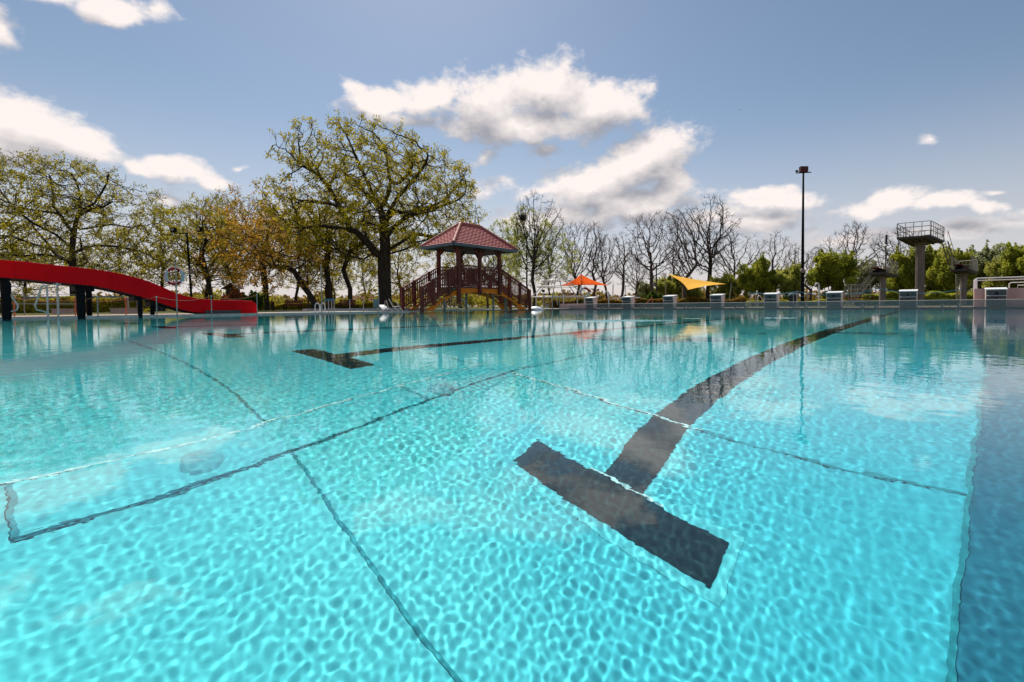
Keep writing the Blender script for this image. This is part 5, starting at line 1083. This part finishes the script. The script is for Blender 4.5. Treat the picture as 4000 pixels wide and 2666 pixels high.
t = empty('waste_bin', base(3099, 30, .03), 'dark box with a small white hood between block 5 and the tall mast', 'bin'); b = MB(); b.box((0, 0, .36), (.42, .42, .72)); b.build('bin_body', 'bin_dark', t); b = MB(); v = [tuple(rv*(.28*math.cos(a))+Vector((0, 0, .74+.1*math.sin(a)))) for a in np.linspace(0, math.pi, 9)]; b.tube(v, .03, 6); b.build('hood', 'white_plastic', t)
# brown pipe barriers behind panel 2/3 and white table-like board
for x, lb in ((2548, 'brown slanted pipe barrier left of starting block 3'), (2440, 'thin white slanted board behind starting block 2')):
    c = base(x, 28, .03); t = empty('pipe_barrier' if x > 2500 else 'pool_chair_lift', c, lb, 'barrier' if x > 2500 else 'lift arm')
    if x > 2500:
        b = MB(); b.tube([tuple(-rv*.5+Vector((0, 0, .15))), tuple(Vector((0, 0, .62))), ], .02); b.build('stay', 'rope_red', t); b = MB(); b.tube([(0, 0, 0), (0, 0, .66)], .022); b.build('post', 'rope_red', t); b = MB(); b.tube([tuple(-rv*1.8+Vector((0, 0, .15))), tuple(-rv*.9+Vector((0, 0, .45)))], .02); b.build('rail', 'rope_red', t)
    else:
        b = MB(); b.bar(tuple(-rv*.75+Vector((0, 0, .60))), tuple(rv*.9+Vector((0, 0, .64))), .1, .05); b.build('arm', 'white_plastic', t); b = MB(); b.tube([(0, 0, 0), (0, 0, .62)], .04); b.build('post', 'steel', t)
# white sun-bed like shape and slanted sign near 2440,1120
t = empty('flag_pole', base(2443, 40, .03), 'thin white pole with a slanted arm above starting block 2', 'pole'); h_ = Q(2443, 1088, 40).z; b = MB(); b.tube([(0, 0, 0), (0, 0, h_*.75)], .03); b.build('pole', 'steel_dull', t); b = MB(); b.tube([(0, 0, h_), tuple(rv*.35+Vector((0, 0, h_*.72)))], .03); b.bar((0, 0, h_*.72), tuple(rv*.4+Vector((0, 0, h_*.72))), .05, .05); b.build('arm', 'white_paint', t)
# thin posts in front of the cone frame
for x, yt, lb in [(2122, 1138, 'thin dark post with a small lamp in front of the cone frame, left'), (2158, 1147, 'thin post with a hoop handle in front of the cone frame'), (2186, 1165, 'plain thin post under the middle of the cone frame')]:
    c = base(x, 27, .03); h_ = Q(x, yt, 27).z; t = empty('edge_pole', c, lb, 'pole', 'thin posts in front of the cone frame'); b = MB(); b.tube([(0, 0, 0), (0, 0, h_)], .02); b.build('pole', 'steel_dull', t)
    if x == 2122: b = MB(); b.box((.02, 0, h_-.02), (.12, .12, .14)); b.build('lamp', 'black_metal', t)
    if x == 2158: b = MB(); b.tube([(0, 0, h_-.02), tuple(rv*.05+Vector((0, 0, h_+.03))), tuple(rv*.12+Vector((0, 0, h_))), tuple(rv*.3+Vector((0, 0, .25)))], .018); b.build('handle', 'steel', t)
# ================================================================== houses and service building
def house(label, x0, x1, zc, yeave, yridge, m='house_wall', nwin=3):
    a = base(x0, zc, 0); c = base(x1, zc, 0); L_ = (c-a).length; t = empty('house', (a+c)/2, label, 'house', 'small houses far behind the trees', YAW); he = Q(x0, yeave, zc).z; hr = Q(x0, yridge, zc).z; d = L_*.6
    b = MB(); b.box((0, 0, he/2), (L_, d, he)); b.build('wall', m, t)
    b = MB(); b.add([(-L_/2-.2, -d/2-.3, he-.05), (L_/2+.2, -d/2-.3, he-.05), (L_/2+.2, d/2+.3, he-.05), (-L_/2-.2, d/2+.3, he-.05), (-L_/2-.2, 0, hr), (L_/2+.2, 0, hr)], [(0, 1, 5, 4), (2, 3, 4, 5), (0, 4, 3), (1, 2, 5), (3, 2, 1, 0)]); b.build('roof', 'terracotta', t)
    for k in range(nwin):
        b = MB(); b.box((-L_/2+L_*(k+.5)/nwin, -d/2-.01, he*.55), (L_/nwin*.4, .06, he*.35)); b.build('window', 'glass_dark', t)
house('house with a pinkish red roof seen left of the oak trunk', 1382, 1470, 120, 1185, 1160)
house('pale house with red roof seen through the left of the cone frame', 2130, 2180, 110, 1172, 1148)
house('pale house with red roof seen through the right of the cone frame', 2186, 2240, 115, 1170, 1146)
zc = 40; c = base(330, zc, .03); s = F/zc; t = empty('service_building', c, 'low grey flat roofed shelter with panels seen beneath the slide', 'building', rz=YAW)
L_ = 400/s; z0, z1 = Q(330, 1190, zc).z, Q(330, 1160, zc).z
b = MB(); b.box((0, 0, (z0+z1)/2), (L_, 1.5, z1-z0)); b.build('fascia', 'grey_panel', t); b = MB(); b.box((0, 3, z1/2), (L_, .2, z1)); b.build('wall', 'glass_dark', t); b = MB(); b.box((-1, .5, .35), (L_*.7, .4, .5)); b.build('counter', 'grey_panel', t)
for k in range(8):
    b = MB(); b.box((-L_/2+L_*k/7, -.6, z0/2), (.12, .12, z0)); b.build('post', 'dark_grey', t)
for k in range(9):
    b = MB(); b.box((-L_/2+L_*(k+.5)/9, -.76, (z0+z1)/2), (L_/9*.9, .03, (z1-z0)*.9)); b.build('panel', 'grey_panel', t)
for x, lb, ww in ((245, 'small pinkish planter box on the paving left of the slide supports', .5), (495, 'long pale planter box on the paving below the slide', 1.0)):
    b = MB(); b.box((0, 0, .1), (ww, .5, .2), YAW); b.box((0, 0, .215), (ww+.06, .56, .03), YAW); o = b.build('planter', 'pink_wall'); p = base(x, 21, .045); o.location = p; tag(o, lb, 'planter')
t = empty('shelter_frame', base(520, 22, .045), 'small white topped frame stand beneath the slide', 'stand'); b = MB(); b.box((0, 0, .72), (.55, .3, .04), YAW); b.build('top', 'white_plastic', t)
for sx in (-.22, .22):
    b = MB(); b.box(tuple(rv*sx+Vector((0, 0, .35))), (.06, .06, .7)); b.build('leg', 'steel_dull', t)
# bird
p = Q(2890, 431, 90); t = MB(); t.add([(-.3, 0, .05), (0, .12, 0), (0, -.06, 0), (.3, 0, .06), (0, .03, .03)], [(0, 2, 4), (0, 4, 1), (3, 4, 2), (3, 1, 4), (0, 1, 2), (3, 2, 1)]); o = t.build('bird', 'black_metal'); o.location = p; tag(o, 'tiny dark bird gliding high in the sky right of the clouds', 'bird')
